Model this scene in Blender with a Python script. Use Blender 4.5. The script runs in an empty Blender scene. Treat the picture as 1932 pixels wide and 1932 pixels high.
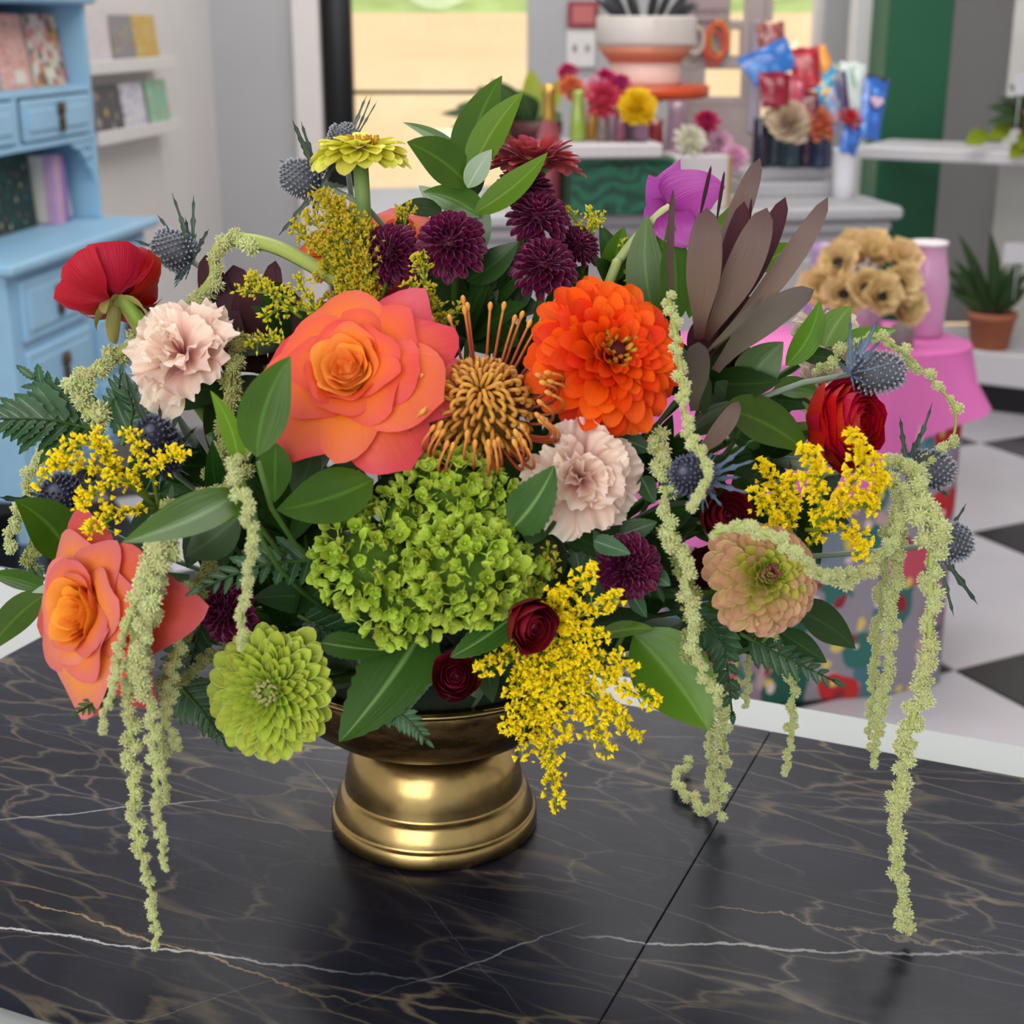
import bpy, math, random
from mathutils import Vector, Matrix
R = random.Random(7)
PI = math.pi
V = Vector

# ------------------------------------------------------------------ camera, world, light, exposure
FPX = 2800.0; CX = CY = 966.0; PITCH = math.radians(18.3); CZ = 1.265; TZ = 0.80
AXX, AXY = -0.0475, 0.806            # axis of the bowl on the table top
scene = bpy.context.scene
COL = scene.collection
cam_d = bpy.data.cameras.new('camera'); cam = bpy.data.objects.new('camera', cam_d); COL.objects.link(cam)
cam.location = (0, 0, CZ); cam.rotation_euler = (PI / 2 - PITCH, 0, 0)
cam_d.sensor_width = 36; cam_d.lens = 36 * FPX / 1932; cam_d.clip_start = 0.05; cam_d.clip_end = 200
cam_d.dof.use_dof = True; cam_d.dof.focus_distance = 0.81; cam_d.dof.aperture_fstop = 12
scene.camera = cam
w = bpy.data.worlds.new('world'); scene.world = w; w.use_nodes = True
bg = w.node_tree.nodes['Background']; bg.inputs['Color'].default_value = (0.93, 0.96, 1.0, 1); bg.inputs['Strength'].default_value = 0.85
scene.view_settings.view_transform = 'Standard'; scene.view_settings.look = 'None'
scene.view_settings.gamma = 1; scene.view_settings.use_curve_mapping = False
scene.view_settings.exposure = 0.06

def lamp(name, kind, loc, target, energy, color=(1, 1, 1), size=1, size_y=None, angle=None):
    d = bpy.data.lights.new(name, kind); d.energy = energy; d.color = color
    if kind == 'AREA':
        d.shape = 'RECTANGLE'; d.size = size; d.size_y = size_y or size
    if angle is not None: d.angle = angle
    o = bpy.data.objects.new(name, d); COL.objects.link(o); o.location = loc
    o.rotation_euler = (V(target) - V(loc)).to_track_quat('-Z', 'Y').to_euler()
    return o
lamp('sunlight', 'SUN', (8, 12, 10), (3, 10, 0), 3.2, (1.0, 0.93, 0.82), angle=0.01)
lamp('shop_front_window_daylight', 'AREA', (-1.6, -2.3, 2.0), (-0.1, 1.2, 0.8), 104, (1.0, 0.98, 0.95), 3.4, 2.2)
lamp('added_ceiling_fill', 'AREA', (0.1, 1.5, 2.92), (0.1, 1.5, 0), 24, (1.0, 0.98, 0.95), 1.2, 0.6)  # this and the next two: unseen lamps added overhead to brighten the room
lamp('added_ceiling_fill', 'AREA', (0.3, 2.9, 2.92), (0.3, 2.9, 0), 46, (1.0, 0.98, 0.95), 2.4, 0.7)
lamp('added_ceiling_fill', 'AREA', (0.0, 5.35, 2.92), (0.0, 5.35, 0), 30, (1.0, 0.98, 0.95), 2.4, 0.5)

# ------------------------------------------------------------------ pixel to place
_c, _s = math.cos(PITCH), math.sin(PITCH)
RIGHT = V((1, 0, 0)); UP = V((0, _s, _c)); TOW = V((0, -_c, _s))
def ray(x, y):
    u = (x - CX) / FPX; v = (y - CY) / FPX
    return V((u, _c - v * _s, -_s - v * _c))
def PY(x, y, Y):
    d = ray(x, y); return V((0, 0, CZ)) + d * (Y / d.y)
def P(x, y, d): return PY(x, y, AXY + d / 100.0)
def G(x, y, z):
    d = ray(x, y); return V((0, 0, CZ)) + d * ((z - CZ) / d.z)
def mpp(x, y, Y): return Y / ray(x, y).y / FPX
def HIT(x, y, p0, n):
    d = ray(x, y); return V((0, 0, CZ)) + d * ((p0 - V((0, 0, CZ))).dot(n) / d.dot(n))
def lerp(a, b, t): return a + (b - a) * t
def smooth(t):
    t = max(0, min(1, t)); return t * t * (3 - 2 * t)

# ------------------------------------------------------------------ materials
def lin(h):
    if not isinstance(h, str): return tuple(h) + ((1,) if len(h) == 3 else ())
    h = h.lstrip('#'); o = []
    for i in (0, 2, 4):
        c = int(h[i:i + 2], 16) / 255; o.append(c / 12.92 if c < 0.04045 else ((c + 0.055) / 1.055) ** 2.4)
    return tuple(o) + (1,)
MATS = {}
class NT:
    def __init__(s, name):
        s.m = bpy.data.materials.new(name); s.m.use_nodes = True; s.t = s.m.node_tree
        s.b = s.t.nodes['Principled BSDF']; s.out = s.t.nodes['Material Output']
    def n(s, kind, **kw):
        o = s.t.nodes.new('ShaderNode' + kind)
        for k, v in kw.items(): setattr(o, k, v)
        return o
    def l(s, a, b): s.t.links.new(a, b)
    def math(s, op, a, b=None, c=None):
        o = s.n('Math', operation=op)
        for i, x in enumerate((a, b, c)):
            if x is None: continue
            if hasattr(x, 'is_linked'): s.l(x, o.inputs[i])
            else: o.inputs[i].default_value = x
        return o.outputs[0]
    def mix(s, f, a, b):
        o = s.n('Mix', data_type='RGBA')
        for x, i in ((f, 0), (a, 6), (b, 7)):
            if hasattr(x, 'is_linked'): s.l(x, o.inputs[i])
            else: o.inputs[i].default_value = x if i == 0 else lin(x)
        return o.outputs[2]
    def ramp(s, f, stops, interp='LINEAR'):
        o = s.n('ValToRGB'); s.l(f, o.inputs[0]); e = o.color_ramp.elements; o.color_ramp.interpolation = interp
        while len(e) > len(stops): e.remove(e[-1])
        while len(e) < len(stops): e.new(0.5)
        for q, (p, c) in zip(e, stops): q.position = p; q.color = lin(c)
        return o.outputs[0]
    def noise(s, scale, detail=3, vec=None, rough=0.5, dist=0):
        o = s.n('TexNoise'); o.inputs['Scale'].default_value = scale; o.inputs['Detail'].default_value = detail
        o.inputs['Roughness'].default_value = rough; o.inputs['Distortion'].default_value = dist
        if vec is not None: s.l(vec, o.inputs['Vector'])
        return o.outputs['Fac']
def mat(name, col, rough=0.5, metal=0, var=0.0, nscale=20, col2=None, bump=0.0, bscale=200, spec=0.5, trans=0, alpha=None, emit=None, coat=0):
    if name in MATS: return MATS[name]
    k = NT(name); b = k.b
    b.inputs['Roughness'].default_value = rough; b.inputs['Metallic'].default_value = metal
    b.inputs['Specular IOR Level'].default_value = spec; b.inputs['Coat Weight'].default_value = coat
    b.inputs['Base Color'].default_value = lin(col)
    tc = k.n('TexCoord').outputs['Object']
    if var or col2:
        f = k.noise(nscale, 4, tc)
        c2 = col2 or tuple(min(1, x * (1 - var)) for x in lin(col)[:3])
        rf = k.ramp(f, [(0.35, (0, 0, 0)), (0.65, (1, 1, 1))])
        k.l(k.mix(rf, col, c2), b.inputs['Base Color'])
    if bump:
        bn = k.n('Bump'); bn.inputs['Strength'].default_value = bump; bn.inputs['Distance'].default_value = 0.002
        k.l(k.noise(bscale, 3, tc), bn.inputs['Height']); k.l(bn.outputs[0], b.inputs['Normal'])
    if trans: b.inputs['Transmission Weight'].default_value = trans
    if alpha is not None: b.inputs['Alpha'].default_value = alpha
    if emit: b.inputs['Emission Color'].default_value = lin(col); b.inputs['Emission Strength'].default_value = emit
    MATS[name] = k.m; return k.m
def petal_mat(name, stops, edge=None, ew=0.8, tipw=None, rough=0.5, transl=0.25, var=0.16, vein=0.35, vscale=9, spec=0.35, mid=None, mottle=None, mf=0.5):
    """gradient along the petal (tt), rim colour (ss), fibres, slight difference from petal to petal"""
    if name in MATS: return MATS[name]
    k = NT(name); b = k.b
    tt = k.n('Attribute', attribute_name='tt').outputs['Fac']; ss = k.n('Attribute', attribute_name='ss').outputs['Fac']
    col = k.ramp(tt, stops); sa = k.math('ABSOLUTE', ss)
    if mid is not None:
        mm = k.math('SMOOTH_MIN', k.math('MULTIPLY', sa, 9.0), 1.0, 0.1)
        col = k.mix(mm, mid, col)
    if edge is not None:
        e1 = k.n('MapRange', interpolation_type='SMOOTHSTEP'); e1.inputs[1].default_value = ew; e1.inputs[2].default_value = 1.0
        k.l(sa, e1.inputs[0]); f = e1.outputs[0]
        if tipw is not None:
            e2 = k.n('MapRange', interpolation_type='SMOOTHSTEP'); e2.inputs[1].default_value = tipw; e2.inputs[2].default_value = 1.0
            k.l(tt, e2.inputs[0]); f = k.math('MAXIMUM', f, e2.outputs[0])
        col = k.mix(f, col, edge)
    cv = k.n('CombineXYZ'); k.l(k.math('MULTIPLY', ss, vscale), cv.inputs[0]); k.l(tt, cv.inputs[1])
    rnd = k.n('ObjectInfo').outputs['Random']; k.l(k.math('MULTIPLY', rnd, 30), cv.inputs[2])
    fib = k.noise(1.6, 3, cv.outputs[0])
    if mottle is not None:
        mo = k.ramp(k.noise(55, 3, k.n('TexCoord').outputs['Object']), [(0.42, (0, 0, 0)), (0.62, (1, 1, 1))])
        col = k.mix(k.math('MULTIPLY', mo, mf), col, mottle)
    hs = k.n('HueSaturation'); k.l(col, hs.inputs['Color'])
    val = k.math('ADD', k.math('MULTIPLY_ADD', rnd, var, 1 - var / 2), k.math('MULTIPLY_ADD', fib, 0.36 * vein, -0.18 * vein))
    k.l(val, hs.inputs['Value']); k.l(k.math('MULTIPLY_ADD', rnd, 0.02, 0.49), hs.inputs['Hue'])
    col = hs.outputs[0]; k.l(col, b.inputs['Base Color'])
    b.inputs['Roughness'].default_value = rough; b.inputs['Specular IOR Level'].default_value = spec
    bn = k.n('Bump'); bn.inputs['Strength'].default_value = vein; bn.inputs['Distance'].default_value = 0.0015
    k.l(fib, bn.inputs['Height']); k.l(bn.outputs[0], b.inputs['Normal'])
    if transl:
        tr = k.n('BsdfTranslucent'); k.l(col, tr.inputs[0]); mx = k.n('MixShader'); mx.inputs[0].default_value = transl
        k.l(b.outputs[0], mx.inputs[1]); k.l(tr.outputs[0], mx.inputs[2]); k.l(mx.outputs[0], k.out.inputs['Surface'])
    MATS[name] = k.m; return k.m

# ------------------------------------------------------------------ mesh pieces: (verts, faces, tt, ss)
def grid(fn, nu, nv, t0=0.0):
    vs = []; fs = []; t = []; s = []
    for j in range(nv + 1):
        for i in range(nu + 1):
            u = -1 + 2 * i / nu; v = j / nv
            vs.append(fn(u, v)); t.append(v); s.append(u)
    for j in range(nv):
        for i in range(nu):
            a = j * (nu + 1) + i; fs.append((a, a + 1, a + nu + 2, a + nu + 1))
    return vs, fs, t, s
def join(parts):
    vs = []; fs = []; t = []; s = []
    for p in parts:
        o = len(vs); vs += p[0]; fs += [tuple(i + o for i in f) for f in p[1]]; t += p[2]; s += p[3]
    return vs, fs, t, s
def xf(p, m): return [m @ V(v) for v in p[0]], p[1], p[2], p[3]
def frames(pts):
    tans = []
    for i in range(len(pts)):
        a = pts[max(0, i - 1)]; b = pts[min(len(pts) - 1, i + 1)]; d = b - a
        tans.append(d.normalized() if d.length > 1e-9 else V((0, 0, 1)))
    ref = V((0.31, 0.87, 0.38))
    if abs(tans[0].dot(ref)) > 0.95: ref = V((1, 0, 0))
    out = []; n = (ref - tans[0] * ref.dot(tans[0])).normalized()
    for t in tans:
        n = n - t * n.dot(t)
        n = n.normalized() if n.length > 1e-6 else t.orthogonal().normalized()
        out.append((t, n, t.cross(n)))
    return out
def tube(pts, rad, seg=6, cap=True):
    pts = [V(p) for p in pts]; n = len(pts)
    if not hasattr(rad, '__len__'): rad = [rad] * n
    vs = []; fs = []; t = []; s = []
    for i, ((T, N, B), p) in enumerate(zip(frames(pts), pts)):
        for k in range(seg):
            a = 2 * PI * k / seg
            vs.append(p + (N * math.cos(a) + B * math.sin(a)) * rad[i]); t.append(i / max(1, n - 1)); s.append(0)
    for i in range(n - 1):
        for k in range(seg):
            a = i * seg + k; b = i * seg + (k + 1) % seg; fs.append((a, b, b + seg, a + seg))
    if cap: fs.append(tuple(range(seg - 1, -1, -1))); fs.append(tuple((n - 1) * seg + k for k in range(seg)))
    return vs, fs, t, s
def lathe(prof, seg=48, loc=(0, 0, 0)):
    vs = []; fs = []; t = []; s = []; n = len(prof)
    for i, (r, z) in enumerate(prof):
        for k in range(seg):
            a = 2 * PI * k / seg; vs.append(V((loc[0] + r * math.cos(a), loc[1] + r * math.sin(a), loc[2] + z))); t.append(i / (n - 1)); s.append(0)
    for i in range(n - 1):
        for k in range(seg):
            a = i * seg + k; b = i * seg + (k + 1) % seg; fs.append((a, b, b + seg, a + seg))
    if prof[0][0] > 1e-6: fs.append(tuple(range(seg - 1, -1, -1)))
    if prof[-1][0] > 1e-6: fs.append(tuple((n - 1) * seg + k for k in range(seg)))
    return vs, fs, t, s
def ball(c, r, rz=None, seg=10, rings=6):
    rz = rz or r; vs = []; fs = []; c = V(c)
    for i in range(rings + 1):
        th = PI * i / rings
        for k in range(seg):
            a = 2 * PI * k / seg; vs.append(c + V((r * math.sin(th) * math.cos(a), r * math.sin(th) * math.sin(a), rz * math.cos(th))))
    for i in range(rings):
        for k in range(seg):
            a = i * seg + k; b = i * seg + (k + 1) % seg; fs.append((a, a + seg, b + seg, b))
    return vs, fs, [0.5] * len(vs), [0.0] * len(vs)
def box(c, sz, bev=0.0):
    c = V(c); x, y, z = (q / 2 for q in sz); b = min(bev, x * 0.9, y * 0.9, z * 0.9)
    if b <= 0:
        vs = [c + V((i * x, j * y, k * z)) for k in (-1, 1) for j in (-1, 1) for i in (-1, 1)]
        fs = [(0, 2, 3, 1), (4, 5, 7, 6), (0, 1, 5, 4), (2, 6, 7, 3), (0, 4, 6, 2), (1, 3, 7, 5)]
    else:
        vs = []; fs = []; rings = [(-z, b), (-z + b, 0), (z - b, 0), (z, b)]
        for zz, ins in rings:
            X = x - ins; Yy = y - ins; q = b * 0.6
            for px_, py_ in ((-X + q, -Yy), (X - q, -Yy), (X, -Yy + q), (X, Yy - q), (X - q, Yy), (-X + q, Yy), (-X, Yy - q), (-X, -Yy + q)):
                vs.append(c + V((px_, py_, zz)))
        for r in range(3):
            for k in range(8):
                a = r * 8 + k; e = r * 8 + (k + 1) % 8; fs.append((a, e, e + 8, a + 8))
        fs.append(tuple(range(7, -1, -1))); fs.append(tuple(range(24, 32)))
    return vs, fs, [0.5] * len(vs), [0.0] * len(vs)
def mesh(name, p, m, smoothed=True):
    me = bpy.data.meshes.new(name); me.from_pydata([tuple(v) for v in p[0]], [], p[1])
    for nm, arr in (('tt', p[2]), ('ss', p[3])):
        a = me.attributes.new(nm, 'FLOAT', 'POINT'); a.data.foreach_set('value', [float(x) for x in arr])
    me.polygons.foreach_set('use_smooth', [smoothed] * len(me.polygons))
    if m: me.materials.append(m)
    me.update(); return me

# ------------------------------------------------------------------ things and parts
def tag(o, label=None, cat=None, group=None, kind=None):
    if label: o['label'] = label
    if cat: o['category'] = cat
    if group: o['group'] = group
    if kind: o['kind'] = kind
    return o
def obj(name, data, parent=None, m4=None):
    o = bpy.data.objects.new(name, data); COL.objects.link(o)
    if parent is not None: o.parent = parent
    if m4 is not None: o.matrix_basis = m4
    return o
class Thing:
    def __init__(s, name, label, cat, loc=(0, 0, 0), rot=None, group=None, kind=None):
        s.m = Matrix.Translation(V(loc))
        if rot is not None: s.m = s.m @ rot.to_4x4()
        s.inv = s.m.inverted(); s.o = obj(name, None, None, s.m); s.o.empty_display_size = 0.01
        tag(s.o, label, cat, group, kind)
    def add(s, name, p, m, world=True, parent=None, smoothed=True, label=None, kind=None):
        """a part from mesh pieces in world (or thing) coordinates"""
        o = obj(name, mesh(name, xf(p, s.inv) if world else p, m, smoothed), parent or s.o)
        if label: o['label'] = label
        if kind: o['kind'] = kind
        return o
    def inst(s, name, data, m4, parent=None): return obj(name, data, parent or s.o, m4)
def struct(name, p, m, parent=None, smoothed=False):
    o = obj(name, mesh(name, p, m, smoothed), parent)
    if parent is None: o['kind'] = 'structure'
    return o
def solo(name, label, cat, p, m, loc, group=None, smoothed=True):
    t = Matrix.Translation(-V(loc)); o = obj(name, mesh(name, xf(p, t), m, smoothed), None, Matrix.Translation(V(loc)))
    return tag(o, label, cat, group)
def yaw_m(loc, deg): return Matrix.Translation(V(loc)) @ Matrix.Rotation(math.radians(deg), 4, 'Z')
def Rx(a): return Matrix.Rotation(a, 4, 'X')
def Rz(a): return Matrix.Rotation(a, 4, 'Z')
def Tr(*a): return Matrix.Translation(V(a))
def Sc(x, y=None, z=None): return Matrix.Diagonal((x, y if y else x, z if z else x, 1))
def spline(pts, n):
    """smooth curve through points"""
    pts = [V(p) for p in pts]
    if len(pts) == 2: return [pts[0].lerp(pts[1], i / n) for i in range(n + 1)]
    q = [pts[0] * 2 - pts[1]] + pts + [pts[-1] * 2 - pts[-2]]; m = len(pts) - 1; out = []
    for i in range(n + 1):
        x = i / n * m; k = min(int(x), m - 1); t = x - k; a, b, c, d = q[k:k + 4]
        out.append(0.5 * ((2 * b) + (c - a) * t + (2 * a - 5 * b + 4 * c - d) * t * t + (3 * b - a - 3 * c + d) * t ** 3))
    return out
# ------------------------------------------------------------------ the room
WHITE = mat('white_paint', '#e2dfde', 0.6, var=0.04, nscale=3)
GREYW = mat('back_wall_shaded_grey', '#b4b4b7', 0.7, var=0.05, nscale=2)  # grey takes in the shade of the backlit back wall
BLACKM = mat('black_metal', '#0c0b10', 0.4)
deskA = G(25, 500, 0.72); deskB = G(285, 412, 0.72)
eX = (deskB - deskA); eX.z = 0; eX.normalize(); eL = V((-eX.y, eX.x, 0))
wallP = deskA + eL * 0.50
WB = HIT(405, 200, wallP, eL).y
DESKM = Matrix(((eX.x, eL.x, 0, deskA.x), (eX.y, eL.y, 0, deskA.y), (0, 0, 1, 0), (0, 0, 0, 1)))
def quadbox(a, b, thick, z0, z1):
    """wall slab from a to b on plan, thickness to the left of a->b"""
    a = V((a[0], a[1], 0)); b = V((b[0], b[1], 0)); d = (b - a).normalized(); n = V((-d.y, d.x, 0)) * thick
    vs = [V((q.x, q.y, z)) for z in (z0, z1) for q in (a, b, b + n, a + n)]
    fs = [(3, 2, 1, 0), (4, 5, 6, 7), (0, 1, 5, 4), (1, 2, 6, 5), (2, 3, 7, 6), (3, 0, 4, 7)]
    return vs, fs, [0.5] * 8, [0.0] * 8
lc = HIT(405, 200, wallP, eL); k0 = wallP - eX * 6.2
struct('wall_left', quadbox((k0.x, k0.y), (lc.x + eX.x * .1, lc.y + .1), 0.12, 0, 3.0), WHITE)
struct('wall_right', quadbox((2.9, WB), (2.9, -2.6), 0.12, 0, 3.0), WHITE)
struct('ceiling', box((0.2, (WB - 2.6) / 2, 3.05), (7.2, WB + 2.9, 0.1)), WHITE)
def wx(x, y=120): return PY(x, y, WB).x
wseg = [(395, 556, GREYW), (995, 1300, GREYW), (1555, 2090, GREYW)]
for i, (a, b, m) in enumerate(wseg):
    x0, x1 = wx(a), wx(b)
    struct('wall_back' if i == 0 else 'wall_back_pier' if i == 1 else 'wall_back_corner', box(((x0 + x1) / 2, WB + 0.09, 1.5), (x1 - x0, 0.18, 3.0)), m)
x0, x1 = wx(556), wx(1555)
struct('wall_back_header', box(((x0 + x1) / 2, WB + 0.09, 2.75), (x1 - x0, 0.18, 0.5)), GREYW)
x0, x1 = wx(1300), wx(1555)
struct('trim_2', box(((x0 + x1) / 2, WB + 0.05, 0.3), (x1 - x0, 0.12, 0.6), .01), WHITE)
x0, x1 = wx(556), wx(607)
struct('trim_1', box(((x0 + x1) / 2, WB + 0.03, 1.25), (x1 - x0, 0.16, 2.5), 0.01), mat('door_casing_white', '#e2dbd9', 0.5))
# door_1: black framed glass door, window_1: shop window on the right
GLASS = NT('window_glass'); GLASS.b.inputs['Base Color'].default_value = (1, 1, 1, 1); GLASS.b.inputs['Roughness'].default_value = 0.02
_tr = GLASS.n('BsdfTransparent'); _gl = GLASS.n('BsdfGlossy'); _gl.inputs['Roughness'].default_value = 0.03; _mx = GLASS.n('MixShader'); _mx.inputs[0].default_value = 0.05
GLASS.l(_tr.outputs[0], _mx.inputs[1]); GLASS.l(_gl.outputs[0], _mx.inputs[2]); GLASS.l(_mx.outputs[0], GLASS.out.inputs['Surface']); GLASS = GLASS.m
door = Thing('door_1', None, None, (wx(800), WB, 0), kind='structure')
x0, x1, x2 = wx(610), wx(664), wx(996)
door.add('frame_post', box(((x0 + x1) / 2, WB + .04, 1.25), (x1 - x0, 0.09, 2.5), .006), BLACKM)
door.add('frame_post', box((x2 + .03, WB + .12, 1.25), (.06, 0.06, 2.5), .006), BLACKM)
zr = PY(800, 175, WB).z
door.add('push_rail', box(((x1 + x2) / 2, WB + .05, zr), (x2 - x1, 0.03, 0.016), .004), mat('rail_dark', '#3c4434', 0.4))
door.add('pane', box(((x1 + x2) / 2, WB + .08, (zr + 2.5) / 2), (x2 - x1, 0.008, 2.5 - zr)), GLASS)
door.add('pane', box(((x1 + x2) / 2, WB + .08, zr / 2), (x2 - x1, 0.008, zr)), GLASS)
win = Thing('window_1', None, None, (wx(1430), WB, 0), kind='structure')
x0, x1 = wx(1300), wx(1555)
win.add('pane', box(((x0 + x1) / 2, WB + .1, 1.55), (x1 - x0, 0.008, 1.9)), GLASS)
win.add('window_frame', box((wx(1300) + .02, WB + .08, 1.55), (0.04, 0.08, 1.9), .005), WHITE)
win.add('window_frame', box((wx(1555) - .02, WB + .08, 1.55), (0.04, 0.08, 1.9), .005), WHITE)
# outside
k = NT('tan_ground'); tc = k.n('TexCoord').outputs['Object']
k.l(k.mix(k.noise(0.6, 4, tc), '#e0c49c', '#d2b183'), k.b.inputs['Base Color']); k.b.inputs['Roughness'].default_value = 0.9
gy0, gy1 = WB + .2, WB + 14.0; gz1 = PY(800, 24, gy1).z
vs = [V((-12, gy0, -0.05)), V((16, gy0, -0.05)), V((16, gy1, gz1)), V((-12, gy1, gz1))]
struct('ground', (vs, [(0, 1, 2, 3)], [.5] * 4, [0] * 4), k.m)
vs = [V((-16, gy1, gz1)), V((22, gy1, gz1)), V((22, gy1 + 9, gz1 + 2.2)), V((-16, gy1 + 9, gz1 + 2.2))]
struct('ground_grass_bank', (vs, [(0, 1, 2, 3)], [.5] * 4, [0] * 4), mat('far_grass', '#a8c070', 0.9, var=.3, nscale=1.5))
# floor of checkered tiles
fl = struct('floor', box((0.2, (WB - 2.6) / 2, -0.06), (6.4, WB + 2.6, 0.1)), mat('tile_joint', '#8f8b8a', 0.8))
c0 = G(1800, 1265, 0); c1 = G(1830, 1005, 0); TS = (c1 - c0).length / math.sqrt(2); ta = math.atan2(c1.y - c0.y, c1.x - c0.x) - PI / 4
t1 = V((math.cos(ta), math.sin(ta), 0)); t2 = V((math.sin(ta), -math.cos(ta), 0))
tb = mesh('tile', box((0, 0, 0), (TS - .004, TS - .004, .012), .0025), mat('black_floor_tile', '#1b1b20', 0.22, var=.3, nscale=6), False)
tw = mesh('tile', box((0, 0, 0), (TS - .004, TS - .004, .012), .0025), mat('white_floor_tile', '#bfbcc3', 0.25, var=.06, nscale=5), False)
for i in range(-12, 13):
    for j in range(-12, 13):
        p = c0 + t1 * (i + .5) * TS + t2 * (j + .5) * TS
        if -2.3 < p.x < 2.75 and 1.2 < p.y < WB - .2 and p.dot(eL) < wallP.dot(eL) - .3:
            obj('tile', tb if (i + j) % 2 == 0 else tw, fl, yaw_m((p.x, p.y, -.004), math.degrees(ta)))

# ------------------------------------------------------------------ display table with marble slabs
TY = -23.4
e1 = V((math.cos(math.radians(TY)), math.sin(math.radians(TY)), 0)); e2 = V((-e1.y, e1.x, 0))
mL = G(40, 1221, TZ); mB = G(1650, 1415, TZ); mF = G(110, 1900, TZ)
o2 = V((0, 0, TZ)) + e1 * mL.dot(e1) + e2 * mB.dot(e2)            # back left corner of the marble
depth = mB.dot(e2) - mF.dot(e2); wback = G(750, 1172, TZ).dot(e2) - mB.dot(e2)
seamx = G(1330, 1590, TZ).dot(e1) - mL.dot(e1)
TM = Matrix(((e1.x, e2.x, 0, o2.x), (e1.y, e2.y, 0, o2.y), (0, 0, 1, TZ), (0, 0, 0, 1)))    # x along the back edge, -y to the front
def tloc(x, y): q = TM.inverted() @ G(x, y, TZ); return q.x, q.y
k = NT('black_veined_marble'); b = k.b
tc = k.n('TexCoord').outputs['Object']; sp = k.n('SeparateXYZ'); k.l(tc, sp.inputs[0])
mp = k.n('Mapping'); mp.inputs['Scale'].default_value = (0.55, 1.75, 1); mp.inputs['Rotation'].default_value = (0, 0, 0.42); k.l(tc, mp.inputs[0])
dn = k.n('TexNoise'); dn.inputs['Scale'].default_value = 9; dn.inputs['Detail'].default_value = 6; k.l(mp.outputs[0], dn.inputs[0])
va = k.n('VectorMath', operation='MULTIPLY_ADD'); k.l(dn.outputs['Color'], va.inputs[0]); va.inputs[1].default_value = (.11, .11, 0); k.l(mp.outputs[0], va.inputs[2])
vo = k.n('TexVoronoi', feature='DISTANCE_TO_EDGE'); vo.inputs['Scale'].default_value = 24; k.l(va.outputs[0], vo.inputs[0])
vo2 = k.n('TexVoronoi', feature='DISTANCE_TO_EDGE'); vo2.inputs['Scale'].default_value = 13; k.l(va.outputs[0], vo2.inputs[0])
zone = k.ramp(k.noise(8, 3, mp.outputs[0]), [(.45, (.08, .08, .08)), (.58, (1, 1, 1))])
zone2 = k.ramp(k.noise(13, 3, va.outputs[0]), [(.50, (0, 0, 0)), (.66, (1, 1, 1))])
vein = k.math('MULTIPLY', k.ramp(vo.outputs[0], [(.0, (1, 1, 1)), (.016, (.7, .7, .7)), (.05, (0, 0, 0))]), zone)
web = k.math('MULTIPLY', k.ramp(vo2.outputs[0], [(.0, (1, 1, 1)), (.012, (.3, .3, .3)), (.03, (0, 0, 0))]), k.ramp(k.noise(5, 2, tc), [(.4, (.1, .1, .1)), (.65, (.9, .9, .9))]))
base = k.mix(k.ramp(k.noise(14, 5, mp.outputs[0], .6), [(.3, (0, 0, 0)), (.75, (1, 1, 1))]), '#13151f', '#222533')
col = k.mix(k.math('MULTIPLY', k.math('MULTIPLY', vein, zone2), .75), base, '#6d604b')
col = k.mix(k.math('MULTIPLY', vein, .30), col, '#8f8168')
col = k.mix(k.math('MULTIPLY', web, .55), col, '#8b8172')
wn = k.n('TexNoise'); wn.inputs['Scale'].default_value = 16; wn.inputs['Detail'].default_value = 6; wn.inputs['Roughness'].default_value = .62; k.l(tc, wn.inputs[0])
def longvein(col, pts, width, color, strength, amp=0.03, gap=3.0, x01=None):
    (xa, ya), (xb, yb) = tloc(*pts[0]), tloc(*pts[1]); sl = (yb - ya) / (xb - xa)
    line = k.math('MULTIPLY_ADD', sp.outputs[0], sl, ya - sl * xa)
    wob = k.math('MULTIPLY_ADD', wn.outputs['Fac'], amp, -amp / 2)
    d = k.math('ABSOLUTE', k.math('SUBTRACT', sp.outputs[1], k.math('ADD', line, wob)))
    f = k.n('MapRange'); f.inputs[1].default_value = width; f.inputs[2].default_value = width * .25; k.l(d, f.inputs[0])
    g = k.ramp(k.noise(gap, 3, tc), [(.36, (.12, .12, .12)), (.55, (1, 1, 1))])
    for e0, e1_ in ((xa - .03, xa), (xb + .03, xb)):
        mr = k.n('MapRange'); mr.inputs[1].default_value = e0; mr.inputs[2].default_value = e1_; k.l(sp.outputs[0], mr.inputs[0]); g = k.math('MULTIPLY', g, mr.outputs[0])
    return k.mix(k.math('MULTIPLY', k.math('MULTIPLY', f.outputs[0], g), strength), col, color)
col = longvein(col, ((-60, 1745), (780, 1850)), .0014, '#c9c9cc', .9)
col = longvein(col, ((800, 1850), (965, 1792)), .0016, '#c9c9cc', .9)
col = longvein(col, ((1180, 1775), (1860, 1802)), .0016, '#d0d0d0', .95, .03)
col = longvein(col, ((100, 1710), (640, 1890)), .0011, '#b09a70', .8, .035)
col = longvein(col, ((1400, 1720), (1932, 1810)), .0011, '#b8a888', .6, .05)
col = longvein(col, ((0, 1545), (330, 1515)), .0012, '#b8b8bc', .7, .02, 7)
col = longvein(col, ((600, 1470), (1000, 1932)), .0006, '#8a8a90', .5, .02)
col = longvein(col, ((250, 1932), (480, 1860)), .0006, '#8a8a90', .5, .02)
ms = k.n('Mapping'); ms.inputs['Scale'].default_value = (5, 160, 1); ms.inputs['Rotation'].default_value = (0, 0, 0.9); k.l(tc, ms.inputs[0])
scr = k.ramp(k.noise(3, 2, ms.outputs[0]), [(.66, (0, 0, 0)), (.76, (1, 1, 1))])
col = k.mix(k.math('MULTIPLY', scr, .13), col, '#8a8a92')
k.l(col, b.inputs['Base Color'])
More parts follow.
